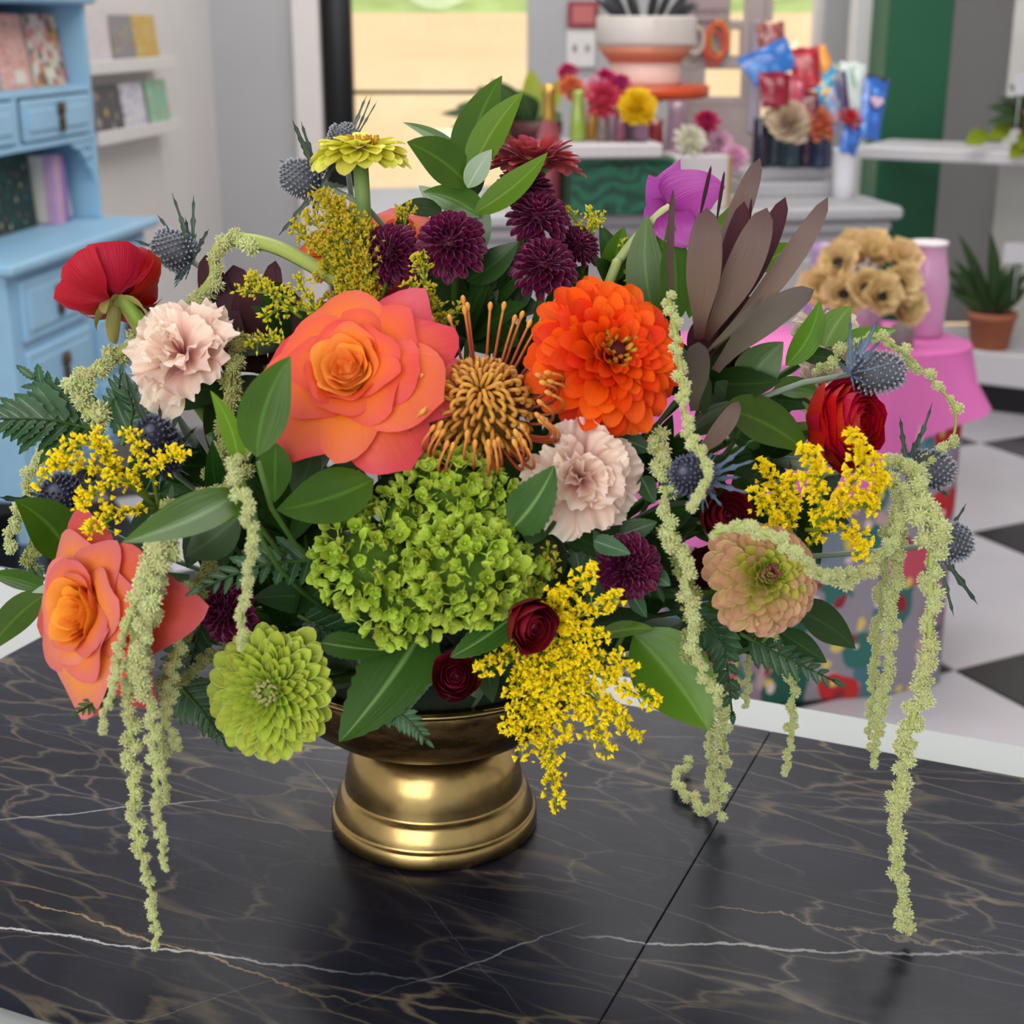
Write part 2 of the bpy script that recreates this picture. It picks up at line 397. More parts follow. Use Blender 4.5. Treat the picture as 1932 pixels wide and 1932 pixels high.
k.l(k.ramp(k.noise(7, 4, tc), [(.3, (.22, .22, .22)), (.7, (.36, .36, .36))]), b.inputs['Roughness']); b.inputs['Specular IOR Level'].default_value = .17
bn = k.n('Bump'); bn.inputs['Strength'].default_value = .06; bn.inputs['Distance'].default_value = .001; k.l(k.noise(60, 4, tc), bn.inputs['Height']); k.l(bn.outputs[0], b.inputs['Normal'])
MARBLE = k.m
tab = Thing('display_table', 'white display table topped with dark veined marble slabs', 'table', (o2.x, o2.y, 0)); 
tab.m = Tr(o2.x, o2.y, 0) @ TM.to_3x3().to_4x4(); tab.inv = tab.m.inverted(); tab.o.matrix_basis = tab.m
WT = mat('white_table_laminate', '#b2b7b7', 0.35, var=.03, nscale=4)
tlen = 1.9
tab.add('table_top', box((tlen / 2 - .30, -depth / 2 + (wback - .09) / 2, TZ - .030), (tlen + .60, depth + wback + .09, .036), .004), WT, world=False, smoothed=False)
for x in (-.5, tlen - .12):
    for y in (wback - .08, -depth - .01): tab.add('leg', box((x, y, (TZ - .048) / 2), (.07, .07, TZ - .048), .006), WT, world=False, smoothed=False)
for a, b_ in ((0, seamx - .0002), (seamx + .0002, tlen)):
    o = tab.add('marble_slab', box(((a + b_) / 2, -depth / 2, TZ - .006), (b_ - a, depth, .012), .0005), None, world=False, smoothed=False)
    o.data.materials.append(MARBLE)

# ------------------------------------------------------------------ blue hutch desk on the left wall
BLUE = mat('pale_blue_paint', '#93bfdd', 0.45, var=.07, nscale=8)
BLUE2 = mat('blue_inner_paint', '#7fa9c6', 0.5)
BRASS_D = mat('aged_brass', '#5e4a36', 0.45, .5, var=.3, nscale=90)
class DThing(Thing):
    def __init__(s, name, label, cat, lx, ly, lz, group=None):
        Thing.__init__(s, name, label, cat, DESKM @ V((lx, ly, lz)), DESKM.to_3x3(), group); s.l0 = V((lx, ly, lz))
    def b(s, name, c, sz, m, bev=.003, parent=None, **kw):
        return s.add(name, box(V(c) - s.l0, sz, bev), m, world=False, parent=parent, smoothed=False, **kw)
dk = DThing('desk', 'pale blue wooden writing desk with panelled drawers below the hutch', 'desk', .44, .22, 0)
dk.b('desk_top', (.44, .235, .708), (.94, .49, .026), BLUE, .006)
dk.b('cabinet_body', (.44, .24, .41), (.88, .43, .57), BLUE, .006)
for x in (.06, .82):
    for y in (.06, .42): dk.b('leg', (x, y, .06), (.05, .05, .12), BLACKM if False else BLUE, .006)
def drawer(t, cx, cz, w_, h_, y0, hscale=1.0):
    d = t.b('drawer', (cx, y0 - .006, cz), (w_, .014, h_), BLUE, .004)
    t.b('drawer_panel', (cx, y0 - .015, cz), (w_ - .05, .008, h_ - .05), BLUE, .003, parent=d)
    hd = join([box(V((cx, y0 - .024, cz + .022 * hscale)) - t.l0, (.034 * hscale, .01, .03 * hscale), .004), xf(lathe([(.0, -.03), (.013, -.02), (.016, 0), (.009, .018), (0, .024)], 10), Tr(*(V((cx, y0 - .024, cz - .008 * hscale)) - t.l0)) @ Sc(hscale, .4, hscale))])
    t.add('drawer_pull', hd, BRASS_D, world=False, parent=d)
for cx in (.24, .66):
    drawer(dk, cx, .595, .37, .15, .025, 1.1); drawer(dk, cx, .42, .37, .15, .025, 1.1); drawer(dk, cx, .24, .37, .16, .025, 1.1)
hu = DThing('hutch', 'pale blue bookcase hutch with two small drawers standing on the desk', 'hutch', .44, .30, .721)
HY0, HY1 = .15, .43
for x in (-.02, .875): hu.b('side_panel', (x, (HY0 + HY1) / 2, 1.02), (.022, HY1 - HY0, .598), BLUE, .003)
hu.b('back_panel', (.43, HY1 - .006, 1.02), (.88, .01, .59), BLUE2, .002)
hu.b('cornice', (.43, (HY0 + HY1) / 2 - .01, 1.325), (.95, HY1 - HY0 + .04, .03), BLUE, .008)
hu.b('shelf', (.43, (HY0 + HY1) / 2, 1.085), (.88, HY1 - HY0, .018), BLUE, .003)
hu.b('shelf', (.43, (HY0 + HY1) / 2, .952), (.88, HY1 - HY0, .018), BLUE, .003)
hu.b('post', (.40, HY0 + .01, 1.018), (.02, .02, .12), BLUE, .002)
for cx in (.20, .64): drawer(hu, cx, 1.018, .36 if cx < .5 else .42, .105, HY0 + .008, 1.1)
br = [V((0, 0, 0)), V((0, 0, -.12)), V((-.012, 0, -.085)), V((-.03, 0, -.075)), V((-.035, 0, -.05)), V((-.06, 0, -.045)), V((-.075, 0, -.022)), V((-.12, 0, -.015)), V((-.13, 0, 0))]
n_ = len(br); vs = [V((.862, HY0 + .004, .943)) - hu.l0 + q for q in br] + [V((.862, HY0 + .014, .943)) - hu.l0 + q for q in br]
hu.add('carved_bracket', (vs, [tuple(range(n_)), tuple(range(2 * n_ - 1, n_ - 1, -1))] + [(i, i + n_, (i + 1) % n_ + n_, (i + 1) % n_) for i in range(n_)], [.5] * 2 * n_, [0] * 2 * n_), BLUE, world=False, smoothed=False)
for dx, dz in ((-.022, -.022), (-.05, -.02), (-.02, -.05)):
    hu.b('bracket_hole_shade', (.862 + dx, HY0 + .0035, .943 + dz), (.011, .004, .009), mat('shadow_hole', '#3a556a', .8), .002)  # solid dark blocks, their colour standing for shade inside pierced holes
def cover(name, base, cols, scale=60, dens=.5, th=.42):
    if name in MATS: return MATS[name]
    k = NT(name); tc = k.n('TexCoord').outputs['Object']; vo = k.n('TexVoronoi'); vo.inputs['Scale'].default_value = scale; k.l(tc, vo.inputs[0])
    sv = k.n('SeparateColor'); k.l(vo.outputs['Color'], sv.inputs[0])
    pal = k.ramp(sv.outputs[0], [(i / len(cols), c) for i, c in enumerate(cols)], 'CONSTANT')
    f = k.math('MULTIPLY', k.math('LESS_THAN', vo.outputs['Distance'], th), k.math('LESS_THAN', sv.outputs[1], dens))
    k.l(k.mix(f, base, pal), k.b.inputs['Base Color']); k.b.inputs['Roughness'].default_value = .6; MATS[name] = k.m; return k.m
PAPER = mat('book_paper', '#d9d3c8', .8)
def book(lx, ly, lz, w_, h_, th, m, label, group, lean=0.0, yaw=0.0, name='book', cat='book', frame=None, spine=False, lay=False):
    """upright book facing the room (cover towards -y of the desk frame)"""
    t = Thing(name, label, cat, frame @ V((lx, ly, lz)), (frame.to_3x3().to_4x4() @ Rz(yaw) @ Rx(-lean)).to_3x3(), group)
    t.add('page_block', box((0, th * .5, h_ / 2), (w_ - .006, th * .6, h_ - .006)), PAPER, world=False, smoothed=False)
    t.add('cover', box((0, th * .1, h_ / 2), (w_, th * .2, h_), .0008), m, world=False, smoothed=False)
    t.add('cover', box((0, th * .9, h_ / 2), (w_, th * .2, h_), .0008), m, world=False, smoothed=False)
    return t
pb_ = book(.545, .205, 1.095, .17, .19, .02, cover('pink_cover', '#d8a49b', ['#e8c4bb', '#b86d68', '#f0dcd4'], 70), 'dusty pink book with white label on hutch top shelf', 'books on the hutch', .12, frame=DESKM)
pb_.add('title_label', box((.02, -.001, .03), (.06, .002, .035)), mat('label_cream', '#dcd6ca', .7), world=False, smoothed=False)
book(.62, .28, 1.095, .14, .2, .02, cover('navy_cover', '#2b3648', ['#8a94a8', '#54657c'], 60, .3), 'navy patterned book between pink and floral books', 'books on the hutch', .1, frame=DESKM)
t = book(.752, .205, 1.095, .20, .19, .018, cover('floral_cover', '#d6cfc3', ['#b5584a', '#c99a3e', '#4f6f5c', '#c87f86', '#87512f', '#d9a0a6'], 44, .9, .6), 'cream framed floral journal facing out on hutch shelf', 'books on the hutch', .12, frame=DESKM)
t.add('title_label', box((0, -.001, .035), (.06, .002, .03)), mat('label_cream', '#dcd6ca', .7), world=False, smoothed=False)
book(.50, .25, .722, .34, .215, .03, cover('dark_green_cover', '#12362f', ['#1f5a52', '#7a3a42', '#b0a080', '#2b6f6a'], 55, .45), 'large dark green book with flower print in hutch', 'books on the hutch', .06, frame=DESKM)
for i, (x, c, nm) in enumerate(((.705, '#c9a0c8', 'lilac'), (.725, '#d8a8b8', 'pale rose'), (.745, '#b28abf', 'violet'), (.768, '#8d6fae', 'deep purple'))):
    book(x, .2, .722, .016, .19, .15, mat('spine_' + nm.replace(' ', '_'), c, .6, var=.1), f'{nm} book standing spine out in the hutch', 'books on the hutch', frame=DESKM)
book(.80, .21, .735, .028, .15, .012, mat('white_card', '#d6cfc6', .7), 'narrow off-white card leaning in corner of hutch', 'books on the hutch', .1, frame=DESKM)
for i, (c, nm, dx) in enumerate((('#b89ac2', 'lilac', 0), ('#8c5d6d', 'plum', .02), ('#c8a9c9', 'pale mauve', -.01))):
    t = solo('notebook', f'{nm} notebook lying flat in the low pile on desk', 'notebook', box((0, 0, 0), (.30, .2, .012), .002), mat('notebook_' + str(i), c, .6, var=.1), DESKM @ V((.45 + dx, .12, .7275 + .0125 * i)), 'notebooks on the desk', False)
    t.matrix_basis = Matrix.Translation(DESKM @ V((.45 + dx, .11, .7275 + .0125 * i))) @ DESKM.to_3x3().to_4x4() @ Rz(.06 * (i - 1))

# picture ledges on the left wall with cards
WALLM = Matrix(((eX.x, eL.x, 0, wallP.x), (eX.y, eL.y, 0, wallP.y), (0, 0, 1, 0), (0, 0, 0, 1))); WI = WALLM.inverted()
def wl(x, y): return WI @ HIT(x, y, wallP - eL * .05, eL)
ledges = [((150, 137), (312, 118), 'upper'), ((165, 266), (322, 240), 'lower')]
cards = [[(168, 218, '#d8d0d4', ['#9a90a0', '#c8b0b8'], 190, 'white speckled card'), (222, 262, '#8f8a90', ['#7d9a5a', '#a89ab8', '#b0605a', '#c8b860'], 60, 'grey garden print card'), (262, 306, '#c9a95e', ['#d8c080', '#b8903e', '#e0d0a0'], 60, 'golden yellow card')],
         [(180, 226, '#57555a', ['#c9a83e', '#a89a98'], 26, 'dark framed tulip photo card'), (230, 274, '#d6d2dc', ['#7f8cc0', '#a8b0d0', '#5f6cab'], 50, 'white card with blue sprig'), (278, 318, '#8fbfa5', ['#e0c84a', '#d07a7a', '#b8d8c0', '#e8b0a0'], 36, 'teal yellow and pink card')]]
for li, (a, b_, nm) in enumerate(ledges):
    pa, pb = wl(*a), wl(*b_); z = (pa.z + pb.z) / 2
    x0, x1 = pa.x, pb.x
    t = Thing('picture_ledge', f'white {nm} picture ledge on wall beside the blue hutch', 'ledge', WALLM @ V(((x0 + x1) / 2, 0, z)), WALLM.to_3x3(), 'picture ledges')
    t.add('ledge_board', box((0, -.045, -.006), (x1 - x0, .09, .012), .002), WHITE, world=False, smoothed=False)
    t.add('ledge_lip', box((0, -.088, .008), (x1 - x0, .01, .045), .002), WHITE, world=False, smoothed=False)
    for xa, xb, base, cols, sc, lab in cards[li]:
        q0, q1 = WI @ HIT(xa, 200, wallP - eL * .06, eL), WI @ HIT(xb, 200, wallP - eL * .06, eL)
        book((q0.x + q1.x) / 2, -.07, z, q1.x - q0.x - .01, .175, .008, cover('card_' + lab.replace(' ', '_'), base, cols, sc, .5), f'{lab} on the {nm} ledge', 'cards on the picture ledges', .1, name='greeting_card', cat='card', frame=WALLM)

# ------------------------------------------------------------------ right side shelving, green column
uO = G(1840, 775, 0); UY = -30
UM = yaw_m((uO.x, uO.y, 0), UY)
SHW = mat('shelf_white', '#d3d1d6', 0.4)
def ub(t, name, c, sz, m, bev=.003): return t.add(name, box(c, sz, bev), m, world=False, smoothed=False)
sh = Thing('shelving_unit', 'white shelving unit with grey back holding potted plants', 'shelf', uO, UM.to_3x3())
ub(sh, 'toe_kick', (.55, .17, .045), (1.5, .3, .09), BLACKM)
ub(sh, 'base_box', (.55, .20, .15), (1.56, .4, .115), SHW, .006)
uz = (UM.inverted() @ PY(1800, 300, 4.9)).z
ux0 = -.47
ub(sh, 'shelf_board', ((ux0 + 1.33) / 2, .18, uz), (1.33 - ux0, .36, .042), SHW, .005)
ub(sh, 'back_panel', (.62, .41, 1.5), (1.42, .02, 2.6), mat('grey_steel', '#cfcfc9', 0.35, .0, var=.15, nscale=3), .003)
ub(sh, 'side_panel', (1.33, .2, 1.4), (.03, .4, 2.4), SHW)
gx0, gx1 = PY(1679, 0, 5.55).x, PY(1803, 0, 5.55).x
struct('trim_3', box(((gx0 + gx1) / 2, 5.68, 1.5), (gx1 - gx0, .26, 3.0), .006), mat('green_paint', '#14603f', 0.5, var=.08, nscale=6))
struct('trim_4', box((PY(1648, 0, 5.8).x, 5.9, 1.5), (.10, .12, 3.0), .006), WHITE)

# ------------------------------------------------------------------ white counter in the middle distance
cC = G(1700, 388, .82); CYAW = 9
CM = yaw_m((cC.x, cC.y, 0), CYAW)
CW = mat('counter_white', '#a6a6aa', 0.45, var=.05, nscale=5)
ct = Thing('counter', 'white painted counter with moulded top behind the bouquet', 'counter', cC, CM.to_3x3()); ct.m = CM; ct.inv = CM.inverted(); ct.o.matrix_basis = CM
ub(ct, 'counter_top', (-.72, .31, .803), (1.44, .66, .034), CW, .008)
ub(ct, 'moulding', (-.72, .31, .768), (1.40, .62, .036), CW, .010)
ub(ct, 'cabinet_body', (-.72, .31, .375), (1.36, .58, .75), CW, .004)
for i in range(3): ub(ct, 'front_panel', (-.26 - .46 * i, .012, .39), (.40, .02, .6), CW, .006)
CTZ = .82
# ------------------------------------------------------------------ plant builders
def face_rot(fx, fy, ft, roll=0.0):
    """rotation whose Z looks right*fx + up*fy + toward the viewer*ft"""
    z = (RIGHT * fx + UP * fy + TOW * ft).normalized(); x = UP.cross(z)
    if x.length < .05: x = RIGHT.copy()
    x.normalize(); y = z.cross(x)
    return Matrix((x, y, z)).transposed() @ Matrix.Rotation(roll, 3, 'Z')
def petal(W=.5, base=.3, vm=.6, cup=.2, a0=0.0, a1=0.3, kk=1.5, tip=.0, ruf=0.0, rfreq=3, saw=0.0, nu=4, nv=6, seed=0, notch=0.0, fold=0.0, L=1.0):
    """petal along +Y, face up +Z; a0/a1 bend up along its length"""
    rr = random.Random(seed); ph = rr.random() * 6; ang = []; y = z = 0.0; sp = []
    N = 24
    for i in range(N + 1):
        v = i / N; sp.append((y, z, a0 + a1 * v ** kk)); a = a0 + a1 * v ** kk; y += math.cos(a) * L / N; z += math.sin(a) * L / N
    def fn(u, v):
        if not (ruf or saw): v = 1 - (1 - v) ** 1.7
        ve = v * (1 - (tip * u * u + notch * (1 - abs(u)) ** 3) * smooth((v - .3) / .7))
        if saw and v > .99: ve -= saw * rr.random()
        ve = max(0, ve)
        x_ = min(N - 1e-6, ve * N); i = int(x_); f = x_ - i; p, q = sp[i], sp[min(N, i + 1)]
        yy, zz, a = lerp(p[0], q[0], f), lerp(p[1], q[1], f), lerp(p[2], q[2], f)
        wd = base + (1 - base) * smooth(v / vm)
        if v > vm: wd *= math.sqrt(max(.0, 1 - ((v - vm) / (1.0001 - vm)) ** 2)) if not (ruf or saw) else 1 - .10 * ((v - vm) / (1 - vm)) ** 2
        h = (cup * u * u + fold * abs(u)) * wd * W / 2 + ruf * (math.sin(rfreq * u + ph) + (.45 * math.sin(rfreq * 2.7 * u + 2 * ph) if saw else 0)) * v * v * L
        return V((u * wd * W / 2, yy - math.sin(a) * h, zz + math.cos(a) * h))
    return grid(fn, nu, nv)
BOWLC = V((AXX, AXY, TZ + .085))
def stem(th, p, n, r=.0022, m=None, to=None, curve=.5, world=True):
    """flower stem from the back of the head down into the bowl"""
    e = to if to is not None else BOWLC + V((R.uniform(-.035, .035), R.uniform(-.035, .035), R.uniform(-.012, .012)))
    d = (p - e).length; c1 = p - n * d * .28; c2 = e + V((0, 0, .25 * d)); pts = []
    for i in range(11):
        t = i / 10; pts.append(p * (1 - t) ** 3 + c1 * 3 * t * (1 - t) ** 2 + c2 * 3 * t * t * (1 - t) + e * t ** 3)
    return th.add('stem', tube(pts, r, 7), m or STEM)
STEM = petal_mat('green_stem', [(0, '#557530'), (.3, '#34521f'), (1, '#22391a')], rough=.5, transl=0, vein=.2)
SEPAL = petal_mat('green_sepal', [(0, '#7f9a4a'), (1, '#5d7a35')], rough=.55, transl=.15)
LEAFG = petal_mat('glossy_leaf', [(0, '#426512'), (.5, '#385a0e'), (1, '#426812')], rough=.34, transl=.2, spec=.38, vein=.10, vscale=5, mid='#507d24', var=.3)
LEAFB = petal_mat('bright_leaf', [(0, '#557f16'), (1, '#608a18')], rough=.35, transl=.35, spec=.38, vein=.10, vscale=5, mid='#7da040', var=.2)
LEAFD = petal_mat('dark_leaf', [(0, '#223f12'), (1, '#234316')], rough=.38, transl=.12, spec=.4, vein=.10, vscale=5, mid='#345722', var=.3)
LEAFP = petal_mat('pale_leaf_underside', [(0, '#8fa986'), (1, '#a9bca3')], rough=.5, transl=.15, vein=.4, mid='#c0ccb8')
LEAFV = petal_mat('veined_leaf', [(0, '#2c5214'), (1, '#335a18')], rough=.42, transl=.18, spec=.4, vein=.35, vscale=4, mid='#6f9650', var=.2)
FERNM = petal_mat('fern_leaf', [(0, '#2c5030'), (1, '#376038')], rough=.34, transl=.12, spec=.5, mid='#6d8f68', var=.25)
DARKL = petal_mat('burgundy_leaf', [(0, '#4a1c22'), (.2, '#75604f'), (.8, '#76605a'), (1, '#644c4a')], rough=.5, transl=.1, spec=.4, vein=.45, vscale=14, var=.3)
DARKR = petal_mat('deep_burgundy_leaf', [(0, '#330c18'), (1, '#481a28')], rough=.5, transl=.14, spec=.35, vein=.4, vscale=14, var=.3)
DARKO = petal_mat('olive_burgundy_leaf', [(0, '#54403c'), (.3, '#5a5544'), (1, '#554a46')], rough=.5, transl=.1, spec=.4, vein=.45, vscale=14, var=.2)
def leaf3(b, t, wid, bend=0.0, nrm=None, fold=.12, droop=0.0, shape='lance', saw=0, wave=0.0, nu=6, nv=12, twist=0.0, peak=.42):
    """a leaf from b to t (world), width in metres"""
    d = t - b; L = d.length; side0 = d.cross(nrm).normalized(); nn = side0.cross(d).normalized()
    c = (b + t) / 2 + side0 * bend * L + nn * droop * L; wid = wid
    rr = R.random() * 6
    def fn(u, v):
        p = b * (1 - v) ** 2 + c * 2 * v * (1 - v) + t * v * v
        tg = ((c - b) * (1 - v) + (t - c) * v).normalized()
        n2 = nn * math.cos(twist * v) + side0 * math.sin(twist * v); sd = tg.cross(n2).normalized(); n3 = sd.cross(tg)
        if shape == 'lance': w_ = math.sin(PI * v ** (math.log(.5) / math.log(peak))) ** .85 if 0 < v < 1 else 0
        elif shape == 'strap': w_ = (.30 + .70 * smooth(v / .55)) * (math.sqrt(max(0, 1 - ((v - .62) / .38) ** 2)) if v > .62 else 1)
        else: w_ = (math.sin(PI * min(1, v) ** .62) ** .75 if 0 < v < 1 else 0)
        w_ = max(w_, .02)
        if saw and abs(u) > .95: w_ *= 1 + .05 * (1 if int(round(v * nv)) % 2 else -1)
        h = fold * abs(u) * w_ * wid / 2 + wave * math.sin(v * 9 + rr + u) * u * u * wid
        return p + sd * (u * w_ * wid / 2) + n3 * h
    return grid(fn, nu, nv)
def leafpx(th, bx, by, tx, ty, wpx, bend=0.0, db=0.0, dt=None, m=None, nrm=(0, .2, 1), name='leaf', **kw):
    dt = db if dt is None else dt
    b, t = P(bx, by, db), P(tx, ty, dt); n = (RIGHT * nrm[0] + UP * nrm[1] + TOW * nrm[2]).normalized()
    wd = wpx * mpp((bx + tx) / 2, (by + ty) / 2, AXY + (db + dt) / 200)
    return th.add(name, leaf3(b, t, wd, -bend, n, **kw), m or LEAFG)
# --- flower heads
def disk_flower(name, label, cat, pos, Rr, rot, N, meshes, tilt=(75, -8), dome=.3, inner=.12, length=(.32, .62), powr=.62, z0=0.0, jit=.12, group=None, center=None, tj=6, stems=True, sr=.0025, sm=None, wsc=(1, 1), calyx=True, to=None, attach=.38, inner_m=None, inner_s=0.0):
    """phyllotactic head; Rr radius in metres, meshes: unit length petals"""
    th = Thing(name, label, cat, pos, rot, group); ga = 2.39996
    for i in range(N):
        f = (i + .5) / N; s = f ** powr
        ra = Rr * lerp(inner * .5, attach, s); tl = math.radians(lerp(tilt[0], tilt[1], s ** 1.1) + R.uniform(-tj, tj)); L = Rr * lerp(length[0], length[1], s) * (1 + R.uniform(-jit, jit))
        z = Rr * dome * (1 - s * s) + z0; w_ = lerp(wsc[0], wsc[1], s)
        th.inst('petal', R.choice(inner_m if s < inner_s + R.uniform(-.22, .22) and inner_m else meshes), Rz(i * ga + R.uniform(-.1, .1)) @ Tr(0, ra, z) @ Rx(tl) @ Matrix.Rotation(R.uniform(-.15, .15), 4, 'Y') @ Sc(L * w_, L, L))
    cr = Rr * attach * .92; th.add('flower_core', lathe([(cr * .9, z0 - Rr * .06), (cr, z0 + Rr * .01), (cr * .8, z0 + Rr * dome * .36), (cr * .45, z0 + Rr * dome * .72), (0, z0 + Rr * dome * .86)], 14), meshes[0].materials[0], world=False)
    if center:
        for nm, p, m in center(Rr): th.add(nm, p, m, world=False)
    n = rot.to_4x4() @ V((0, 0, 1)); n = V((n.x, n.y, n.z))
    if calyx:
        th.add('calyx', lathe([(0, -Rr * .28), (Rr * .14, -Rr * .26), (Rr * .26, -Rr * .10), (Rr * .30, Rr * .02), (Rr * .2, Rr * .05), (0, Rr * .06)], 14), SEPAL, world=False)
    if stems: stem(th, pos - n * Rr * .2, n, sr, sm, to)
    return th
def shell_petal(Rs, az, half, th0, th1, seed, ruf=.03, roll=.0, flat=1.0, point=0.0, nu=8, nv=9, zs=0.0):
    """cupped petal of a nested bloom (ranunculus, spray rose): part of a sphere shell"""
    rr = random.Random(seed); p1 = rr.random() * 6; p2 = rr.random() * 6
    def fn(u, v):
        ve = v * (1 - .10 * abs(u) ** 3 + point * (1 - abs(u)) ** 2)
        a = az + u * half * (.25 + .75 * smooth(v / .45)); t = th0 + (th1 - th0) * ve
        q = Rs * (1 + ruf * v * math.sin(3.3 * u + p1) + ruf * .7 * v * math.sin(7 * u + p2))
        rad = q * math.sin(t); z = -q * math.cos(t) * flat
        if roll and v > .72:
            k_ = ((v - .72) / .28) ** 2; rad += roll * Rs * k_; z -= roll * Rs * .5 * k_
        return V((rad * math.cos(a), rad * math.sin(a), z + zs))
    return grid(fn, nu, nv)
def rose_petal(Rr, s, az, half, seed, hh, r0, r1, roll, point=.25, p=1.5, q=.8, nu=10, nv=12, ruf=.03, fall=0.0):
    rr = random.Random(seed); p1 = rr.random() * 6; p2 = rr.random() * 6; tw = rr.uniform(-.12, .12)
    def fn(u, v):
        ve = v * (1 - .15 * abs(u) ** 2.4 + .07 * point * (1 - abs(u)) ** 2)
        a = az + u * half * (.3 + .7 * smooth(v / .55)) * (1 - .24 * max(0, (v - .6) / .4) ** 2.4) + tw * v
        rad = r0 + (r1 - r0) * ve ** p + Rr * ruf * v * v * (math.sin(2.6 * u + p1) + .6 * math.sin(6.5 * u + p2))
        z = hh * ve ** q - fall * Rr * ve ** 3
        if v > .62:
            k_ = ((v - .62) / .38) ** 2 * (1 + point * (1 - abs(u)) * 1.6 + .25 * math.sin(4 * u + p2)); rad += roll * Rr * k_; z -= roll * Rr * .55 * k_
        return V((rad * math.cos(a), rad * math.sin(a), z + Rr * (.018 * v * math.sin(5 * u + p1) + ruf * .9 * v ** 3 * math.sin(3.4 * u + p2 * 2))))
    return grid(fn, nu, nv)
def rose(name, label, pos, Rr, rot, m, n=34, seed=1, group=None, cat='rose', openness=1.0, sr=.0028, outer=None, cup=1.0, z=-.25):
    th = Thing(name, label, cat, pos, rot, group); rr = random.Random(seed)
    for i in range(n):
        s = i / (n - 1); az = i * 2.39996 + rr.uniform(-.25, .25)
        r0 = Rr * (.015 + .20 * s); r1 = Rr * (.06 + .88 * s ** 1.15 * openness); hh = Rr * cup * (.62 + .12 * math.sin(PI * s) - .22 * s * s)
        half = lerp(1.5, .72, s ** .7); roll = .02 + .16 * s ** 1.5
        g = rose_petal(Rr, s, az, half, seed * 100 + i, hh, r0, r1, roll, point=.2 + .8 * s, p=lerp(1.0, 2.0, s), q=lerp(.9, .72, s), ruf=.012 + .028 * s, fall=.12 * s ** 4)
        g = xf(g, Tr(0, 0, z * Rr))
        th.add('petal', g, outer if outer and s > .80 else m, world=False)
    nz = rot @ V((0, 0, 1))
    for k in range(5):
        th.add('sepal', xf(petal(.3, .5, .3, .2, -.2, -.5, nv=6), Rz(k * 1.257) @ Tr(0, Rr * .1, z * Rr) @ Sc(Rr * .6)), SEPAL, world=False)
    stem(th, pos + nz * z * Rr, nz, sr)
    return th
def shell_flower(name, label, pos, Rr, rot, m, n=26, seed=3, group=None, cat='flower', th_in=2.5, th_out=1.55, flat=.9, roll=.0, ruf=.035, rmin=.14, stems=True, sr=.0024, sepal=True, point=0.0, to=None, extra=None, sm=None):
    th = Thing(name, label, cat, pos, rot, group); rr = random.Random(seed)
    for i in range(n):
        s = i / (n - 1); Rs = Rr * lerp(rmin, 1.0, s ** .8)
        g = shell_petal(Rs, i * 2.39996 + rr.uniform(-.3, .3), lerp(1.5, .85, s), .04, lerp(th_in, th_out, s ** .9) + rr.uniform(-.12, .08), seed * 77 + i, ruf, roll * s, flat, point, zs=-Rr * .12 * s + Rr * .1)
        th.add('petal', g, m, world=False)
    nz = rot @ V((0, 0, 1))
    if sepal:
        for k in range(5):
            th.add('sepal', xf(petal(.34, .5, .4, .3, -.25, -.4, nv=6), Rz(k * 1.257 + .3) @ Tr(0, Rr * .05, -Rr * flat * .98) @ Sc(Rr * .6)), SEPAL, world=False)
    if stems: stem(th, pos - nz * Rr * flat * .95, nz, sr, sm, to)
    return th
def carnation(name, label, pos, Rr, rot, m, n=34, seed=5, group=None, stems=True, sr=.0024):
    th = Thing(name, label, 'carnation', pos, rot, group); rr = random.Random(seed)
    for i in range(n):
        s = (i + .5) / n; L = Rr * lerp(.62, 1.06, s); tl = math.radians(lerp(84, 0, s ** .8) + rr.uniform(-24, 20))
        g = petal(.95, .16, .75, cup=rr.uniform(-.1, .3), a1=rr.uniform(-1.1, .3), kk=2, tip=.16, ruf=.12, rfreq=rr.uniform(4, 6.5), saw=.05, nu=26, nv=10, seed=seed * 50 + i, a0=rr.uniform(-.1, .3))
        th.add('petal', xf(g, Rz(i * 2.39996 + rr.uniform(-.3, .3)) @ Tr(0, Rr * .07 * s, Rr * (.10 - .16 * s)) @ Rx(tl) @ Matrix.Rotation(rr.uniform(-.4, .4), 4, 'Y') @ Sc(L)), m, world=False)
    nz = rot @ V((0, 0, 1))
    th.add('calyx', lathe([(0, -Rr * .75), (Rr * .12, -Rr * .72), (Rr * .17, -Rr * .3), (Rr * .14, Rr * .02), (0, 0)], 10), SEPAL, world=False)
    if stems: stem(th, pos - nz * Rr * .7, nz, sr)
    return th
# --- trailing amaranth
def _cluster(seed, m, fat=1.0):
    rr = random.Random(seed); ps = [ball((0, 0, 0), .60, .60, 7, 5)]
    for i in range(84):
        z = 1 - 2 * (i + .5) / 84; a = i * 2.39996; q = math.sqrt(1 - z * z); d = V((q * math.cos(a), q * math.sin(a), z)); d = (d + V([rr.uniform(-.25, .25) for _ in range(3)])).normalized()
        L = rr.uniform(.72, 1.02); e = d.orthogonal().normalized() * .10; f = d.cross(e).normalized() * .10; c = d * L * .78
        vs = [d * .45, c + e, c + f, c - e, c - f, d * L * 1.04]
        ps.append((vs, [(0, 2, 1), (0, 3, 2), (0, 4, 3), (0, 1, 4), (5, 1, 2), (5, 2, 3), (5, 3, 4), (5, 4, 1)], [.2, .6, .6, .6, .6, 1.0], [0] * 6))
    return mesh('flower_cluster', join(ps), m, False)
AM = {}
for nm, a, b_, c_ in (('pale', '#98a24e', '#d2d894', '#f4f4d0'), ('muted', '#6c7234', '#a4a962', '#cfd096')):
    mm = petal_mat('amaranth_' + nm, [(0, a), (.6, b_), (1, c_)], rough=.7, transl=.18, var=.14, vein=0)
    AM[nm] = [_cluster(k, mm) for k in range(4)]
